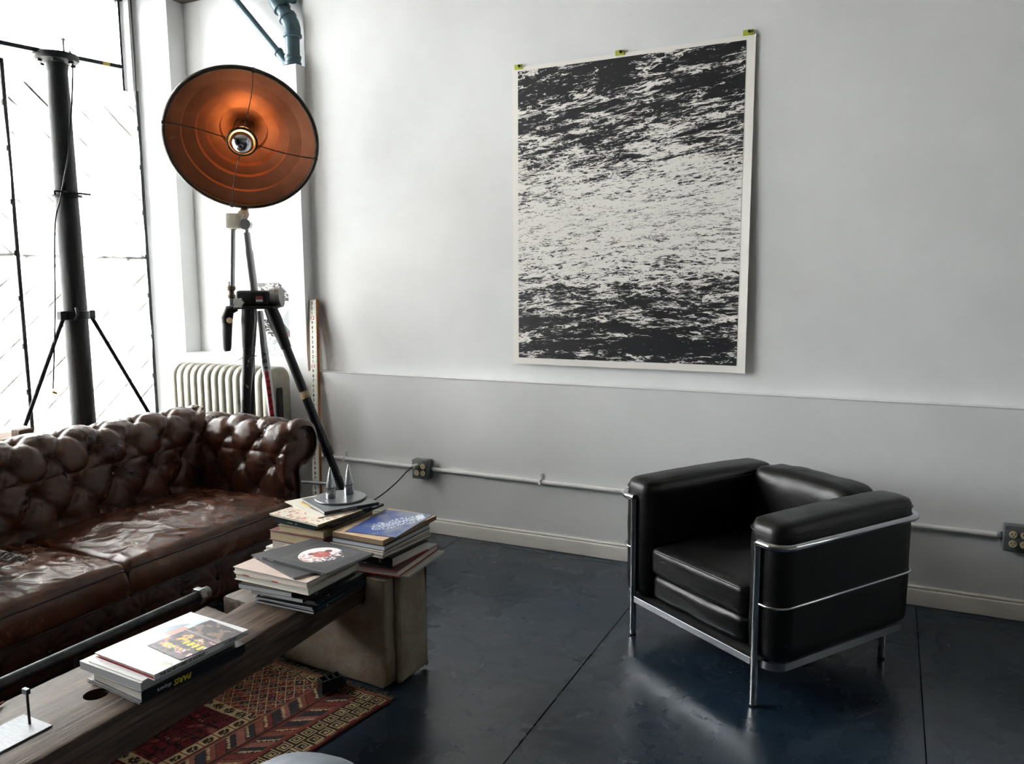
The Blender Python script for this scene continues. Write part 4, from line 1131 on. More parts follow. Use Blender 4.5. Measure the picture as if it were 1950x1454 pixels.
# grey ottoman in the foreground
OT = thing('grey_ottoman', 'grey leather ottoman cut off by the bottom edge of the photo', 'ottoman', (-1.125, 1.245, 0))
m_grey = leather_material('grey_leather', '#646b73', '#717880', '#7d848b', .5, cracks=False, fold=.4)
def otto(u, v):
    th = u*2*pi; c_, s_ = cos(th), sin(th); e = .8
    sx = abs(c_)**e*(1 if c_ > 0 else -1); sy = abs(s_)**e*(1 if s_ > 0 else -1)
    prof = [(.0, .440), (.05, .438), (.10, .425), (.145, .395), (.168, .345), (.172, .27), (.17, .12), (.165, .06), (.0, .06)]
    k = v*(len(prof)-1); i = min(int(k), len(prof)-2); f = k-i; f = f
    r = prof[i][0]+(prof[i+1][0]-prof[i][0])*f; z = prof[i][1]+(prof[i+1][1]-prof[i][1])*f
    return (r*sx*1.0, r*sy*1.0, z+.006*fbm(sx*r*9, sy*r*9)*(v < .6))
ob = MB().grid(64, 50, otto).build('seat', m_grey, OT, smooth=180)
MB().tube([(.172*abs(cos(a))**.8*(1 if cos(a) > 0 else -1), .172*abs(sin(a))**.8*(1 if sin(a) > 0 else -1), .335) for a in [2*pi*k/64 for k in range(64)]], .004, 6, closed=True).build('piping', m_grey, ob)
for a in (45, 135, 225, 315): MB().lathe([(.018, 0), (.022, .062)], 12, T(.11*cos(radians(a)), .11*sin(radians(a)), 0)).build('foot', MATS['dark_wood'], OT)
# ================================================================== books
m_pg = P('page_white', '#d9d6cc', .8, col2='#c6c3b8', ns=3, stretch=(1, 1, 260), thr=(.3, .7))
m_pgc = P('page_cream', '#cdbf9f', .8, col2='#b5a684', ns=3, stretch=(1, 1, 260), thr=(.3, .7))
m_pgg = P('page_grey', '#b9bbbc', .75, col2='#9c9fa1', ns=3, stretch=(1, 1, 260), thr=(.3, .7))
def cv(name, c, rough=.35, c2=None): return P('cover_'+name, c, rough, col2=c2 or c, ns=14)
BK = {}
def book(label, F, aL, wL, wR, zb, zt, cover, pages=m_pg, spine='fr', hard=True, grp=None, ct=None, name='book', inset=.004):
    """F: nearest corner; e1 runs from F along aL for wL, e2 = e1 turned clockwise for wR. spine: fl, fr, bl, br"""
    h = zt-zb-.0003
    a = radians(aL)
    M = Matrix.Translation((F[0], F[1], zb)) @ RZ(a-pi)     # local -x = e1 direction, local +y = e2
    t = thing(name, label, 'book', (F[0], F[1], zb), a-pi, grp)
    x0, x1, y0, y1 = -wL, 0., 0., wR
    c = ct if ct is not None else (.0024 if hard else .0006)
    c = min(c, h*.3); ins = inset if hard else .0006
    cvm = MB(); r_ = .0005
    cvm.rbox((x0, y0, 0), (x1, y1, c), r_*.6 if c > .0015 else .0001, 1); cvm.rbox((x0, y0, h-c), (x1, y1, h), r_*.6 if c > .0015 else .0001, 1)
    if spine == 'fr': cvm.box((x1-c, y0, c*.5), (x1, y1, h-c*.5))
    if spine == 'fl': cvm.box((x0, y0, c*.5), (x1, y0+c, h-c*.5))
    if spine == 'bl': cvm.box((x0, y0, c*.5), (x0+c, y1, h-c*.5))
    if spine == 'br': cvm.box((x0, y1-c, c*.5), (x1, y1, h-c*.5))
    cvm.build('cover', cover, t, smooth=0)
    b = [x0+ins, y0+ins, x1-ins, y1-ins]
    if spine == 'fr': b[2] = x1-c
    if spine == 'fl': b[1] = y0+c
    if spine == 'bl': b[0] = x0+c
    if spine == 'br': b[3] = y1-c
    MB().box((b[0], b[1], c), (b[2], b[3], h-c)).build('pages', pages, t, smooth=0)
    return t, (x0, x1, y0, y1, h)
def spine_text(bk, s, size, mat, along='fr', pos=.5, flip=False, **k):
    t, (x0, x1, y0, y1, h) = bk
    if along == 'fr':          # face +x, text runs along +y
        M = Matrix(((0, 0, 1, x1+.0002), (1, 0, 0, y0+(y1-y0)*pos), (0, 1, 0, h/2), (0, 0, 0, 1)))
    else:                      # face -y, text runs along +x
        M = Matrix(((1, 0, 0, x0+(x1-x0)*pos), (0, 0, -1, y0-.0002), (0, 1, 0, h/2), (0, 0, 0, 1)))
    if flip: M = M @ RZ(pi)
    k.setdefault('align', 'CENTER')
    return lettering(s, size, mat, t, M, **k)
def top_print(bk, ink, box=(0, 0, 1, 1), n=(70, 70), mat=None, nm='cover_picture'):
    """box in fractions: u along local x (left..right), v along local y (near..far)"""
    t, (x0, x1, y0, y1, h) = bk
    fn = lambda u, v: (x0+(x1-x0)*(box[0]+(box[2]-box[0])*u), y0+(y1-y0)*(box[1]+(box[3]-box[1])*v), h+.0004)
    return inked(nm, n[0], n[1], fn, ink, mat or PRINT('book_print', .32), t)
m_inkw = P('ink_white', '#cfd0ce', .5); m_inkk = P('ink_black', '#1a1a1a', .5); m_inky = P('ink_yellow', '#d8c81f', .5)
G1, G2, G3, G4 = 'books piled nearest on the beam', 'magazines and books in the middle pile', 'books piled under the steel disc', 'books piled on the concrete block'
# ---- pile nearest the camera
book('thin dark hardback at the bottom of the nearest pile', (-1.689, 1.320), 173, .243, .322, .4275, .4345, cv('graphite', '#2a2b2d', .3), m_pg, 'fr', grp=G1)
pb = book('thick black book with yellow PARIS lettering on its spine', (-1.684, 1.322), 173.5, .224, .326, .4345, .4615, cv('black', '#0d0d0e', .28), m_pg, 'fr', grp=G1)
spine_text(pb, 'PARIS', .021, m_inky, pos=.37, flip=True, shear=.25, bold=.0006); spine_text(pb, 'dispara', .015, m_inkw, pos=.20, flip=True, shear=.2)
book('grey paperback block with soft page edges above the black Paris book', (-1.690, 1.326), 176.5, .255, .305, .4615, .4850, cv('pale', '#c9c8c4', .5), m_pgg, 'br', hard=False, grp=G1)
book('thin white booklet lying under the glossy white comic book', (-1.690, 1.332), 176, .225, .30, .4850, .4885, cv('white', '#e4e4e1', .35), m_pg, 'bl', hard=False, grp=G1)
jb = book('glossy white comic book with a red inner cover on the nearest pile', (-1.662, 1.345), 175.2, .252, .307, .4885, .5045, cv('gloss_white', '#d6d7d7', .18), m_pg, 'fr', grp=G1, inset=.006)
rl = MB(); x0, x1, y0, y1, h = jb[1]; rl.box((x0+.001, y0+.001, .0026), (x1-.003, y1-.002, .0042)); rl.box((x0+.001, y0+.001, h-.0046), (x1-.003, y1-.002, h-.0026))
rl.build('endpapers', cv('red', '#9e2530', .4), jb[0], smooth=0)
spine_text(jb, 'THE ADVENTURES OF JODELLE', .0105, m_inkk, pos=.05, align='LEFT', bold=.0003, space=.95); spine_text(jb, 'GUY PEELLAERT', .006, m_inkk, pos=.72, align='LEFT')
def jod(u, v):
    w = lin('#cfd0d0'); n = fbm(u*3, v*3, 2.)
    if v > .55 and abs(u-.35-.15*n) < (.95-v)*.9:
        d = (u-.35)/(1.0-v+.05)
        if d < -.25: return lin('#8fa3ae')
        if d < .1: return lin('#b9cfdf') if v > .75 else lin('#cf8f86')
        return lin('#7ba4c6') if v > .70 else lin('#d8b1a5')
    if v < .5 and n > .25: return lin('#c9ccc6')
    if v < .35 and u > .55 and fbm(u*6, v*6, 5.) > .12: return lin('#a9a99a')
    return w
top_print(jb, jod, (.02, .02, .98, .98), (130, 150), PRINT('gloss_print', .18))
ab = book('colourful exhibition flyer lying on the white comic book', (-1.662, 1.430), 171.2, .155, .199, .5050, .5062, cv('plum', '#3a2a33', .3), m_pg, 'fr', hard=False, grp=G1, name='flyer')
def fly(u, v):
    n = fbm(u*5, v*9, 1.); st = mnoise.noise(Vector((u*3, v*40, 4)))
    if v > .62: return lin('#3b3436') if n < .1 else lin('#7d6a62')
    if v > .58: return lin('#8b7f7a')
    if .30 < v < .42 and .45 < u < .95 and int(u*14) % 2 == 0: return lin('#d9cf3a')
    if .10 < v < .55 and n > .1: return (lin('#b0305a'), lin('#d38b3a'), lin('#c9c13c'), lin('#94466b'), lin('#e2dfcf'))[int((u*3+n*4+st) % 5)]
    return lin('#5b4b55') if n > -.2 else lin('#2c2730')
top_print(ab, fly, n=(130, 170))
# ---- middle pile: magazines below, two hardbacks, two black catalogues
mags = [((-1.650, 1.953), 180.6, .240, .285, .4275, .4345, '#101214'), ((-1.654, 1.957), 179.5, .236, .285, .4345, .4415, '#0d1720'), ((-1.657, 1.955), 181.5, .236, .285, .4415, .4490, '#121314'),
        ((-1.647, 1.972), 183.5, .236, .285, .4490, .4565, '#0e0f11'), ((-1.655, 1.968), 182.0, .236, .285, .4565, .4640, '#16181b'),
        ((-1.684, 1.942), 181.0, .216, .285, .4640, .4765, '#0f1012'), ((-1.728, 1.940), 182.5, .220, .285, .4765, .4915, '#101113')]
ords = ['lowest', 'second', 'third', 'fourth', 'fifth', 'sixth', 'topmost']
for k, (F, a, l, r, zb, zt, c) in enumerate(mags):
    b = book(ords[k]+(' from the bottom' if 0 < k < 6 else '')+' black-spined magazine under the cream hardbacks in the middle pile', F, a, l, r, zb, zt, cv('mag%s' % c[1:], c, .3), m_pgg, 'fr', hard=False, grp=G2, name='magazine')
    if k in (0, 2, 4, 5): spine_text(b, 'FROG' if k == 5 else 'PURPLE'[:4+k % 2], .005, m_inkw, pos=.25)
    if k == 1: MB().box((-.0001, .02, .0015), (.0003, .16, .0032)).build('spine_stripe', P('ink_teal', '#3f8ea0', .5), b[0], smooth=0)
b5 = book('lower cream hardback lying on the magazines in the middle pile', (-1.662, 1.945), 178.3, .327, .262, .4915, .5155, cv('ivory', '#c9c4b6', .45), m_pg, 'br', grp=G2)
b6 = book('cream hardback with a faint pink cover under the black catalogues', (-1.668, 1.946), 177.8, .329, .260, .5155, .5345, cv('blush', '#c8b3a6', .4, '#bba9a0'), m_pg, 'br', grp=G2)
for (bk_, a, b_) in ((b5, .12, .21), (b5, .52, .60)):
    t, (x0, x1, y0, y1, h) = bk_
    MB().box((x0+(x1-x0)*a, y0-.0004, h-.0026), (x0+(x1-x0)*b_, y0+.001, h+.0002)).build('red_mark', cv('red', '#9e2530'), t, smooth=0)
b7 = book('black thin catalogue turned askew under the oval picture catalogue', (-1.719, 1.949), 159.2, .312, .215, .5345, .5425, cv('catalogue', '#2f3134', .4), m_pgg, 'fl', hard=False, grp=G2, name='catalogue', ct=.0012)
spine_text(b7, 'RINUS VAN', .0042, m_inkw, 'fl', .10); spine_text(b7, 'MER', .0042, m_inkw, 'fl', .95)
b8 = book('black catalogue with a red and white oval picture on top', (-1.634, 2.002), 173.2, .306, .232, .5425, .5515, cv('catalogue2', '#303234', .42), m_pgg, 'fl', hard=False, grp=G2, name='catalogue', ct=.0012)
spine_text(b8, 'RINUS VAN DE', .0044, m_inkw, 'fl', .13); spine_text(b8, 'MER', .0044, m_inkw, 'fl', .95)
def skull(u, v):
    base = lin('#303234'); x = (u-.5)/.40; y = (v-.5)/.42; r = hypot(x, y); n = fbm(u*7, v*7, 3.); n2 = fbm(u*13, v*13, 8.)
    if r > 1-.25*max(0, x)*(.5+n): return base
    if x > .35 and n2 > -.05: return base if n > 0 else lin('#8a5f62')
    if hypot(x+.05, (y-.05)*1.1) < .42: return lin('#a8443f') if n2 > -.15 else lin('#c77b72')
    if hypot(x+.45, y+.15) < .16 or hypot(x+.10, y-.55) < .17: return lin('#6d3a3b')
    if y < -.35 and n2 > .05: return lin('#b98d8a')
    return lin('#e3dfdf')
top_print(b8, skull, (.20, .12, .86, .92), (180, 140))
# ---- pile under the disc
book('thin white booklet low in the pile under the steel disc', (-1.86, 2.325), 180, .345, .25, .4275, .4450, cv('booklet', '#dcdcd8', .4), m_pg, 'br', hard=False, grp=G3)
book('second white booklet low in the pile under the steel disc', (-1.875, 2.322), 178, .325, .26, .4450, .4600, cv('booklet', '#dcdcd8', .4), m_pg, 'br', hard=False, grp=G3)
book('grey white paperback beneath the maroon hardback', (-1.90, 2.33), 179, .265, .30, .4600, .4900, cv('booklet2', '#c4c3bb', .4), m_pg, 'fr', hard=False, grp=G3)
book('maroon clothbound hardback with cream pages in the disc pile', (-1.905, 2.325), 178, .275, .31, .4900, .5300, cv('maroon', '#6d3a3d', .6), m_pgc, 'fr', grp=G3)
book('old cream hardback with a worn spine above the maroon book', (-1.912, 2.337), 179.5, .226, .313, .5300, .5555, cv('oldcream', '#b8a988', .6, '#948566'), m_pgc, 'fr', grp=G3)
c3 = book('dark green hardback with a title on the spine in the disc pile', (-1.949, 2.337), 174.6, .214, .300, .5555, .5765, cv('bottle', '#27363a', .4), m_pgc, 'fl', grp=G3)
spine_text(c3, 'SOLOMON', .0055, m_inkw, 'fl', .36); spine_text(c3, 'JEFF', .006, m_inkw, 'fl', .52)
c5 = book('black spined photo book with spaced white title under the floral magazine', (-1.884, 2.352), 176, .245, .315, .5765, .5875, cv('black', '#0d0d0e'), m_pg, 'fr', grp=G3)
spine_text(c5, 'THE INFINITE SOURCE', .0072, m_inkw, pos=.45, space=1.5)
c4 = book('magazine with a pink and cream floral cover in the disc pile', (-1.908, 2.300), 171.4, .276, .238, .5875, .5945, cv('olive', '#8d7a3a', .4), m_pg, 'fr', hard=False, grp=G3, name='magazine')
def flo(u, v):
    n = mnoise.noise(Vector((u*11, v*11, 2))); m = mnoise.noise(Vector((u*18, v*18, 7)))
    if n > .38: return lin('#b86a58')
    if m > .42: return lin('#6b4652')
    if n < -.42: return lin('#d8a489')
    if m < -.45: return lin('#c9b58f')
    return lin('#e0d6c4')
top_print(c4, flo, n=(130, 110))
c6 = book('catalogue with a yellow picture on its cover just below the top book', (-1.960, 2.368), 155.6, .302, .225, .5945, .5980, cv('catcream', '#d9d3c2', .4), m_pg, 'fl', hard=False, grp=G3, name='catalogue')
def yel(u, v):
    if .20 < u < .93 and .16 < v < .85:
        n = fbm(u*4, v*4, 6.)
        if n > .28: return lin('#3f4048')
        return lin('#d8a72a') if n > -.18 else lin('#e6c65c')
    return lin('#dcd7c8')
top_print(c6, yel, n=(120, 100))
c7 = book('black spined art book with serif lettering directly under the steel disc', (-1.957, 2.402), 151.0, .238, .232, .5980, .6115, cv('slate', '#5d6063', .35), m_pg, 'fr', grp=G3)
MB().box((-.0024, 0, 0), (.0003, .232, .0132)).build('spine_panel', cv('black', '#0d0d0e'), c7[0], smooth=0)
lettering('ANSELM KIEFER', .0075, m_inkw, c7[0], Matrix(((0, 0, 1, .0005), (1, 0, 0, .105), (0, 1, 0, .0066), (0, 0, 0, 1))), align='CENTER', space=1.25)
# ---- pile on the block
book('thin grey magazine at the bottom of the block pile', (-1.535, 2.335), 184, .215, .300, .4320, .4400, cv('greymag', '#9b9a95', .4), m_pgg, 'bl', hard=False, grp=G4, name='magazine')
d1 = book('red-edged book with a black cover at the bottom of the block pile', (-1.562, 2.313), 184, .200, .320, .4400, .4640, cv('redboard', '#a01f30', .35), m_pg, 'bl', grp=G4)
MB().box((-.199, .001, .0236), (-.001, .319, .0243)).build('black_jacket', cv('black', '#0d0d0e'), d1[0], smooth=0)
lettering('C/S', .028, m_inkw, d1[0], T(-.15, .045, .0244) @ RZ(.3), align='CENTER')
d2 = book('thick black book with a red board in the block pile', (-1.598, 2.330), 176, .235, .225, .4640, .5010, cv('black', '#0d0d0e'), m_pg, 'fl', grp=G4)
MB().box((-.234, .0005, .0005), (.0006, .2255, .0028)).build('red_board', cv('redboard', '#a01f30'), d2[0], smooth=0)
lettering('K', .02, m_inkw, d2[0], Matrix(((1, 0, 0, -.055), (0, 0, -1, -.0003), (0, 1, 0, .018), (0, 0, 0, 1))), align='CENTER')
book('grey jacketed book in the middle of the block pile', (-1.625, 2.309), 174.5, .252, .300, .5010, .5150, cv('greyjacket', '#8f8d88', .4), m_pg, 'br', grp=G4)
book('thin cream book in the middle of the block pile', (-1.626, 2.314), 177, .248, .300, .5150, .5255, cv('creamjacket', '#c6bfae', .4), m_pg, 'br', grp=G4)
book('white hardback with black edged boards in the block pile', (-1.624, 2.321), 178.5, .246, .305, .5255, .5460, cv('blackboard', '#1a1a1b', .4), P('page_bluewhite', '#b6bbc0', .7), 'bl', grp=G4, inset=.003)
d5 = book('tan wooden box book near the top of the block pile', (-1.633, 2.326), 177.2, .238, .350, .5460, .5640, P('tan_board', '#c3a988', .6, col2='#ad9274', ns=8, stretch=(1, 5, 1)), P('tan_edge', '#a98e70', .6), 'fl', grp=G4, ct=.0026, inset=.0)
MB().rbox((-.238, 0, .0003), (0, .350, .0172), .0006, 1).build('slip_case', MATS['tan_board'], d5[0], smooth=0)
d6 = book('thin print of a glittering blue night cover on top of the block pile', (-1.608, 2.371), 184.5, .216, .305, .5643, .5660, cv('nightblue', '#3b4a66', .3), m_pg, 'fl', hard=False, grp=G4, name='catalogue')
def blue(u, v):
    n = fbm(u*5, v*5, 2.); g = mnoise.noise(Vector((u*40, v*26, 3)))
    d = (u-.62)*.6+(v-.55)*.75; w = (u-.62)*.75-(v-.55)*.6
    if abs(w+.05*n) < .17 and -.42 < d < .42:
        if d > .30 and hypot(d-.34, w*1.2) < .12: return lin('#d5dbe0')
        if g > .05+.25*abs(w)*3: return lin('#cfd8e2')
    k = max(0, min(1, .5+n+(.5-u)*1.2-(v-.5)*.4))
    a, b_ = lin('#1c3f86'), lin('#6b7487')
    return tuple(b_[i]+(a[i]-b_[i])*k for i in range(3))
top_print(d6, blue, n=(170, 220))
# ================================================================== disc and cones
dk = tag(MB().lathe([(.098, 0), (.1045, .0015), (.1045, .0065), (.103, .008)], 64).build('steel_disc', P('disc_steel', '#8f9394', .30, metal=.8, col2='#82868a', ns=4)), 'round brushed steel disc lying on top of the tallest book pile', 'disc')
dk.location = (-2.020, 2.585, .6117)
m_alu = P('cast_aluminium', '#d2d5d7', .24, metal=.9, col2='#a6aaad', ns=22, stretch=(1, 1, .35), bump=.15, bs=60)
for nm, (x, y), lab in (('l', (-2.043, 2.553), 'aluminium cone shaker on the steel disc, the one nearer the sofa'), ('r', (-2.010, 2.630), 'aluminium cone shaker on the steel disc, the one nearer the wall')):
    t = thing('cone_shaker', lab, 'shaker', (x, y, .6198), 0, 'pair of aluminium cones')
    MB().lathe([(.0188, 0), (.0198, .003), (.0198, .040), (.0194, .042)], 28).build('base', m_alu, t)
    MB().lathe([(.0204, .0420), (.0204, .0445)], 28).build('band', P('dark_band', '#3c3f41', .4, metal=.8), t)
    MB().lathe([(.0198, .0445), (.0190, .052), (.013, .082), (.006, .112), (.0015, .128), (0, .129)], 28).build('cone', m_alu, t)
# ================================================================== tripod lamp with copper reflector
TL = thing('tripod_lamp', 'tall tripod floor lamp with a huge copper lined reflector and silvered bulb', 'lamp', (-3.28, 3.48, 0))
LX, LY = -3.28, 3.48
def loc(p): return (p[0]-LX, p[1]-LY, p[2])
m_blkp = P('chipped_black', '#101113', .4, col2='#b9b8b2', ns=34, thr=(.66, .70), metal=.1, stretch=(1, 1, .5))
m_blkc = P('clean_black', '#131416', .38, metal=.15)
m_alum = P('satin_aluminium', '#b3b6b8', .3, metal=.9, col2='#9a9da0', ns=12, stretch=(6, 6, .3))
m_cream = P('cream_enamel', '#b8b5a5', .4, col2='#a29f90', ns=14)
m_copper = P('copper_lining', '#a3694c', .48, metal=.7, col2='#7c4f3b', ns=3.2, rvar=.06, thr=(.35, .7))
m_rim = P('rim_steel', '#4c4640', .42, metal=.7, col2='#38332f', ns=18)
dc = Vector((-3.2544, 3.42, 2.2657)); dn = Vector((.5150, -.6600, -.5470)).normalized(); dB = Vector((-.5106, .2762, -.8140)); dB = (dB-dn*dB.dot(dn)).normalized()
RF = frame(Vector(loc(dc)), dn, dB)            # local z = light direction, local x = down
rf = bpy.data.objects.new('reflector', None)
# stepped bowl: conical rings with small risers, rim rolled round a wire
R0 = .397
rings = [(R0, .0), (.318, -.030), (.314, -.046), (.246, -.066), (.241, -.088), (.196, -.102), (.190, -.128), (.130, -.146), (.124, -.176), (.06, -.196), (.0, -.198)]
bowl = MB().lathe(rings, 96, cap0=False, cap1=False).build('reflector', m_copper, TL, smooth=25, M=RF)
MB().lathe([(r+.004, z-.004) for r, z in rings], 96, cap0=False, cap1=False).build('outer_shell', m_rim, bowl, smooth=25)
MB().tube([(R0*cos(2*pi*k/96), R0*sin(2*pi*k/96), .0) for k in range(96)], .0125, 10, closed=True).build('rim', m_rim, bowl, smooth=180)
# wire cross with clips and a ring round the bulb
for a in (0, 90, 180, 270):
    c_, s_ = cos(radians(a)), sin(radians(a))
    MB().tube(bez([(R0*c_, R0*s_, .004), (.25*c_+.01*s_, .25*s_-.01*c_, .006), (.074*c_, .074*s_, .012)], 6), .0028, 6).build('guard_wire', m_rim, bowl)
    MB().rbox((-.012, -.010, -.012), (.012, .010, .014), .003, 1, frame((R0*c_, R0*s_, 0), (0, 0, 1), (c_, s_, 0))).build('wire_clip', m_rim, bowl)
for a in (22, 112, 190, 285, 330): MB().lathe([(.003, 0), (.003, .002)], 8, frame(((R0-.004)*cos(radians(a)), (R0-.004)*sin(radians(a)), .008), (0, 0, 1))).build('rivet', m_cap, bowl)
MB().tube([(.076*cos(2*pi*k/40), .076*sin(2*pi*k/40), .012) for k in range(40)], .0075, 10, closed=True).build('bulb_ring', m_rim, bowl, smooth=180)
for a in (45, 135, 225, 315):
    c_, s_ = cos(radians(a)), sin(radians(a)); MB().tube([(.076*c_, .076*s_, .012), (.070*c_, .070*s_, -.10), (.05*c_, .05*s_, -.19)], .0035, 6).build('ring_stay', m_rim, bowl)
sk = MB().lathe([(.036, -.195), (.038, -.15), (.042, -.12), (.042, -.098), (.030, -.094)], 28).build('socket', m_cap, bowl)
# silver crowned bulb: mirrored front, bare glowing back
mg = bpy.data.materials.new('bulb_glow'); mg.use_nodes = True; N = mg.node_tree.nodes; N.remove(N['Principled BSDF']); em = N.new('ShaderNodeEmission')
em.inputs[0].default_value = (1., .46, .12, 1); em.inputs[1].default_value = 3.; tb_ = N.new('ShaderNodeBsdfTransparent'); ax_ = N.new('ShaderNodeMixShader'); ax_.inputs[0].default_value = .45
mg.node_tree.links.new(tb_.outputs[0], ax_.inputs[1]); mg.node_tree.links.new(em.outputs[0], ax_.inputs[2]); mg.node_tree.links.new(ax_.outputs[0], N['Material Output'].inputs[0])
rb = .064
MB().lathe([(.018, -.09), (.024, -.075)]+[(rb*sin(radians(a)), .012-rb*cos(radians(a))) for a in range(30, 101, 7)], 40, cap0=False, cap1=False).build('bulb_glass', mg, bowl, smooth=180)
MB().lathe([(rb*1.004*sin(radians(a)), .012-rb*1.004*cos(radians(a))) for a in range(100, 181, 5)], 40, cap0=False).build('bulb_mirror', P('silvered', '#c4c8ca', .10, metal=1.), bowl, smooth=180)
lt = bpy.data.lights.new('bulb_light', 'POINT'); lt.energy = .26; lt.color = (1., .60, .27); lt.shadow_soft_size = .02
lo = bpy.data.objects.new('bulb_light', lt); COL.objects.link(lo); lo.parent = bowl; lo.location = (0, 0, -.03)
# bracket behind the reflector and the two struts
br = MB().rbox((-.045, -.032, 0), (.045, .032, .085), .010, 2, frame(loc((-3.385, 3.47, 1.80)), (.05, 0, 1), (1, .45, 0))).build('head_bracket', m_cream, TL)
MB().rbox((-.03, -.02, -.03), (.03, .02, .07), .012, 2, frame(loc((-3.370, 3.50, 1.85)), (-.2, .7, .7), (1, .3, 0))).build('knuckle', m_cream, br)
MB().lathe([(.03, -.022), (.03, .022)], 20, frame(loc((-3.318, 3.487, 1.822)), (.43, -.9, 0))).build('pivot', m_alum, br)
MB().tube([loc((-3.385, 3.53, 1.87)), loc((-3.45, 3.63, 1.95)), loc((-3.46, 3.69, 2.16)), loc((-3.42, 3.64, 2.36)), Vector(loc(dc))-dn*.20], .022, 14).build('yoke_tube', m_rim, br)
s1 = MB().tube([loc((-3.404, 3.475, 1.86)), loc((-3.440, 3.48, 1.475))], .0155, 18).build('side_tube', m_alum, TL)
MB().tube([loc((-3.403, 3.475, 1.872)), loc((-3.410, 3.475, 1.795))], .021, 18).build('side_sleeve', m_cream, s1)
m_brass = P('dull_brass', '#574c36', .45, metal=.7, col2='#6f6a60', ns=30)
MB().lathe([(.018, 0), (.024, .006), (.024, .02), (.017, .028), (.017, .045), (.025, .052), (.025, .07), (.018, .078), (.018, .10)], 18, T(*loc((-3.448, 3.48, 1.405)))).build('union', m_brass, s1)
MB().lathe([(.02, 0), (.02, .05)], 16, T(*loc((-3.450, 3.48, 1.36)))).build('grey_sleeve', m_alum, s1)
s2 = MB().tube([loc((-3.318, 3.487, 1.80)), loc((-3.316, 3.487, 1.76))], .012, 14).build('post_pin', m_alum, TL)
MB().tube([loc((-3.321, 3.486, 1.775)), loc((-3.308, 3.484, 1.665))], .0225, 22).build('post_upper', m_alum, s2)
MB().tube([loc((-3.309, 3.484, 1.675)), loc((-3.279, 3.48, 1.44))], .0265, 22).build('post_lower', m_alum, s2)
# tripod head
HD = frame(loc((-3.262, 3.478, 1.355)), (0, 0, 1), (.9, .43, 0))
hd = MB().rbox((-.098, -.06, .012), (.088, .06, .098), .016, 3).build('head', m_blkc, TL, M=HD)
MB().rbox((-.108, -.066, -.006), (.112, .066, .012), .004, 1).build('head_plate', m_blkc, hd)
MB().rbox((.018, -.0615, .035), (.056, -.0600, .048), .0003, 1).build('label_plate', P('label_white', '#b9b9b6', .5), hd, smooth=0)
MB().rbox((.018, -.0617, .050), (.056, -.0602, .066), .0003, 1).build('label_red', P('label_red', '#7c2b30', .5), hd, smooth=0)
MB().tube([(.085, .01, .055), (.125, .012, .060)], .054, 26).build('crank_housing', m_alum, hd)
MB().tube([(.118, .012, .059), (.142, .012, .061)], [.062, .058], 26).build('crank_cap', m_cap, hd)
kn = MB().lathe([(.012, 0), (.012, .012)], 12, frame((-.072, -.064, .03), (0, -1, 0))).build('lock_stem', m_alum, hd)
pts = [((.026+.0035*cos(6*2*pi*k/48))*cos(2*pi*k/48), (.026+.0035*cos(6*2*pi*k/48))*sin(2*pi*k/48)) for k in range(48)]
MB().prism(pts, .008, .030, frame((-.072, -.064, .03), (0, -1, 0))).build('star_knob', P('grey_plastic', '#a7a8a6', .5), kn, smooth=30)
MB().lathe([(.012, 0), (.016, .004), (.016, .034), (.0, .038)], 16, frame((-.136, -.05, -.07), (.2, -.9, .1))).build('wooden_knob', P('pale_wood', '#c9b58f', .55), hd)
MB().tube([(-.11, -.01, .0), (-.15, -.01, -.01), (-.165, -.02, -.06), (-.165, -.02, -.10)], [.02, .03, .034, .028], 14).build('handle_bracket', m_blkc, hd)
MB().tube([(-.165, -.02, -.085), (-.172, -.02, -.23), (-.170, -.02, -.245)], [.030, .023, .015], 18).build('grip', P('dark_grip', '#3d3f40', .5), hd)
# legs: clean black shoulder, chipped tube, lower sleeve
def leg(top, foot, r=.0255, chip=m_blkp, clamp=True):
    t_, f_ = Vector(loc(top)), Vector(loc(foot)); dr = f_-t_
    lg = MB().tube([t_+dr*.13, t_+dr*.62], r, 18).build('leg', chip, TL)
    MB().tube([t_, t_+dr*.05, t_+dr*.17, t_+dr*.172], [.036, .040, .030, .026], 18).build('leg_shoulder', m_blkc, lg)
    MB().tube([t_+dr*.61, t_+dr*.97], r*.84, 18).build('lower_tube', m_blkp, lg)
    MB().tube([t_+dr*.60, t_+dr*.635], r*1.13, 18).build('leg_collar', m_cap if clamp else m_blkc, lg)
    MB().tube([t_+dr*.955, t_+dr*.9995], [r*.95, r*1.05], 18).build('rubber_foot', m_dark, lg)
    return lg
lr = leg((-3.195, 3.515, 1.355), (-2.775, 3.735, .0), .0262, P('leg_black', '#0e0f11', .36, col2='#8f8d86', ns=22, thr=(.72, .74)), False)
u0 = Vector(loc((-3.195, 3.515, 1.355))); dr = Vector(loc((-2.775, 3.735, 0)))-u0
MB().tube([u0+dr*.355, u0+dr*.385], .0272, 18).build('paint_patch', P('tan_patch', '#a08c68', .6), lr)
leg((-3.300, 3.455, 1.358), (-3.375, 3.395, .0), .0275)
leg((-3.330, 3.500, 1.358), (-3.555, 3.645, .0), .0262)
# aluminium tie rod and wire binding
tr = MB().rbox((-.009, -.005, 0), (.009, .005, 1.0), .001, 1, frame(loc((-3.425, 3.425, .14)), (.107, .075, .985), (.9, .43, 0))).build('tie_rod', m_alum, TL)
MB().tube(bez([loc((-3.37, 3.42, 1.058)), loc((-3.335, 3.405, 1.065)), loc((-3.29, 3.41, 1.085)), loc((-3.26, 3.46, 1.082))], 6), .0022, 6).build('wire_tie', m_gun, tr)

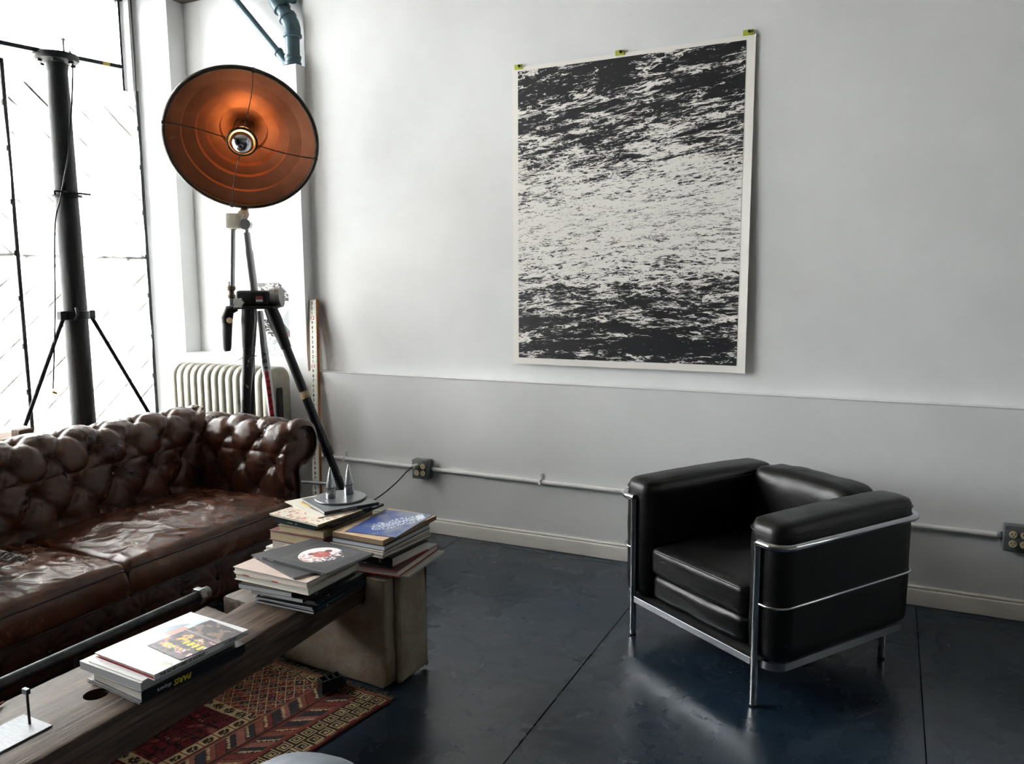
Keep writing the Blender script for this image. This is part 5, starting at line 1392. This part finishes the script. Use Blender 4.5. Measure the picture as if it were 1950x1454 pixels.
# ================================================================== lettered tube leaning behind the tripod
ST = thing('lettered_tube', 'silver tube with a red stripe lettered AGENTGALLERY standing behind the tripod', 'tube', (-3.205, 3.59, 0))
ta = Vector((-3.205, 3.59, .0)); tb = Vector((-3.372, 3.612, 1.33)); td = (tb-ta); tl = td.length; td.normalize()
TM = frame((0, 0, 0), td, (.6, -.8, 0))     # local x faces the camera
tu = MB().lathe([(.024, 0), (.0245, .01), (.0245, tl-.01), (.022, tl)], 28).build('tube', m_alum, ST, M=TM)
m_red = P('red_vinyl', '#c0263a', .45)
def stripe(a0, a1, z0, z1, r): 
    return MB().grid(9, 2, lambda u, v: (r*cos(a0+(a1-a0)*u), r*sin(a0+(a1-a0)*u), z0+(z1-z0)*v))
stripe(-.45, .55, .25, .985, .0250).build('red_stripe', m_red, tu, smooth=180)
z = 1.085
for k, chh in enumerate('AGENTGALLERY'):
    # letters read down the tube
    M = Matrix(((0, 0, 1, .0254), (0, 1, 0, .002), (-1, 0, 0, z), (0, 0, 0, 1)))
    lettering(chh, .030, m_inkk, tu, M, align='CENTER', bold=.0008); z -= .0405
# ================================================================== surveying staff
SV = thing('levelling_staff', 'wooden surveying staff with white number scale leaning on the wall corner', 'ruler', (-3.205, 3.872, 0))
sa = Vector((-3.185, 3.846, .0)); sb = Vector((-3.303, 4.030, 1.382)); sd_ = sb-sa; sl = sd_.length; sd_.normalize()
SM = frame((sa.x+3.205, sa.y-3.872, .004), sd_, (1, 0, 0))
m_ochre = P('staff_wood', '#a9672f', .5, col2='#8c5226', ns=12, stretch=(6, 6, .5))
stf = MB().rbox((-.027, -.012, 0), (.027, .012, sl), .001, 1).build('staff', m_ochre, SV, smooth=0, M=SM)
MB().box((-.0262, -.0128, .002), (.0255, -.0118, sl-.002)).build('scale_face', P('scale_white', '#d3d3c8', .5), stf, smooth=0)
MB().box((-.0272, -.0124, 0), (-.0232, -.011, sl)).build('dark_edge', P('staff_edge', '#4a4a47', .5), stf, smooth=0)
tk = MB(); ft = .3048
zz = 0.
feet0 = 12-(1.283/ft)                           # the red 12 sits a little below the top end
k = 0
n0 = math.ceil(feet0*100)
while True:
    f_ = (n0+k)/100; zz = (f_-feet0)*ft
    if zz > sl-.003: break
    w_ = .014 if (n0+k) % 10 == 0 else (.010 if (n0+k) % 5 == 0 else .007)
    if (n0+k) % 2 == 0: tk.box((.0252-w_, -.0131, zz), (.0252, -.0127, zz+.0016))
    k += 1
tk.build('graduations', m_inkk, stf, smooth=0)
m_nred = P('ink_red', '#a3222c', .5)
for q in range(math.ceil(feet0*10), int((feet0+sl/ft)*10)+1):
    zz = (q/10-feet0)*ft
    if zz < .02 or zz > sl-.012: continue
    foot = q % 10 == 0
    lettering(str(q//10) if foot else str(q % 10), .034 if foot else .028, m_nred if foot else m_inkk, stf, Matrix(((1, 0, 0, -.006), (0, 0, -1, -.0129), (0, 1, 0, zz), (0, 0, 0, 1))), align='CENTER', bold=.0007)
# ================================================================== folded picture strip on the niche sill
ZG = thing('folded_picture_strip', 'zigzag folded strip of silvery pictures standing on the niche sill', 'artwork', (-3.66, 4.05, 1.0205))
mp_ = PRINT('strip_print', .18, coat=.5)
hh = .474/4
def inkz(k):
    def f(u, v):
        n = fbm(u*5, v*5, k*3.); m = fbm(u*11, v*11, k*7.)
        if k == 3:
            if hypot((u-.45)/.2, (v-.62)/.28) < 1: return lin('#c9c9c9') if m > -.1 else lin('#8d8d8d')
            if u > .55: return lin('#3c3d3e') if m < .15 else lin('#b5b5b5')
            return lin('#1f2021') if n > .05 else lin('#d5d6d6')
        if k == 1:
            if .62 < u < .86 and .12 < v < .92 and abs(u-.62-.2*(1-v)) < .11: return lin('#b0304e') if m > -.15 else lin('#2b2b2d')
            if u < .45: return lin('#1d1e1f') if m > -.05 else lin('#c6c6c6')
            return lin('#6d7071')
        return lin('#84898c') if m > .15 else (lin('#b9bdc0') if k == 2 or n > -.2 else lin('#777b7e'))
    return f
for k in range(4):
    w0, sh = .205, .038
    yA, yB = (-.03, .04) if k % 2 == 0 else (.04, -.03)
    xA, xB = (0., sh) if k % 2 == 0 else (sh, 0.)
    if k % 2: xA, xB = sh*.95, -.01
    z0, z1 = k*hh, (k+1)*hh
    A = Vector((-w0/2+xA, yA, z0)); B = Vector((w0/2+xA, yA, z0)); C_ = Vector((w0/2+xB, yB, z1)); D_ = Vector((-w0/2+xB, yB, z1))
    nn = (B-A).cross(D_-A).normalized()*.0015
    pn = MB().add([A+nn, B+nn, C_+nn, D_+nn, A-nn, B-nn, C_-nn, D_-nn], [(0, 1, 2, 3), (7, 6, 5, 4), (0, 4, 5, 1), (1, 5, 6, 2), (2, 6, 7, 3), (3, 7, 4, 0)]).build('panel', P('clear_edge', '#c9cdd0', .2), ZG, smooth=0)
    f3 = nn*1.15 if nn.y < 0 else -nn*1.15
    inked('picture', 72, 48, lambda u, v: A.lerp(B, u).lerp(D_.lerp(C_, u), v)+f3, inkz(k), mp_, pn)
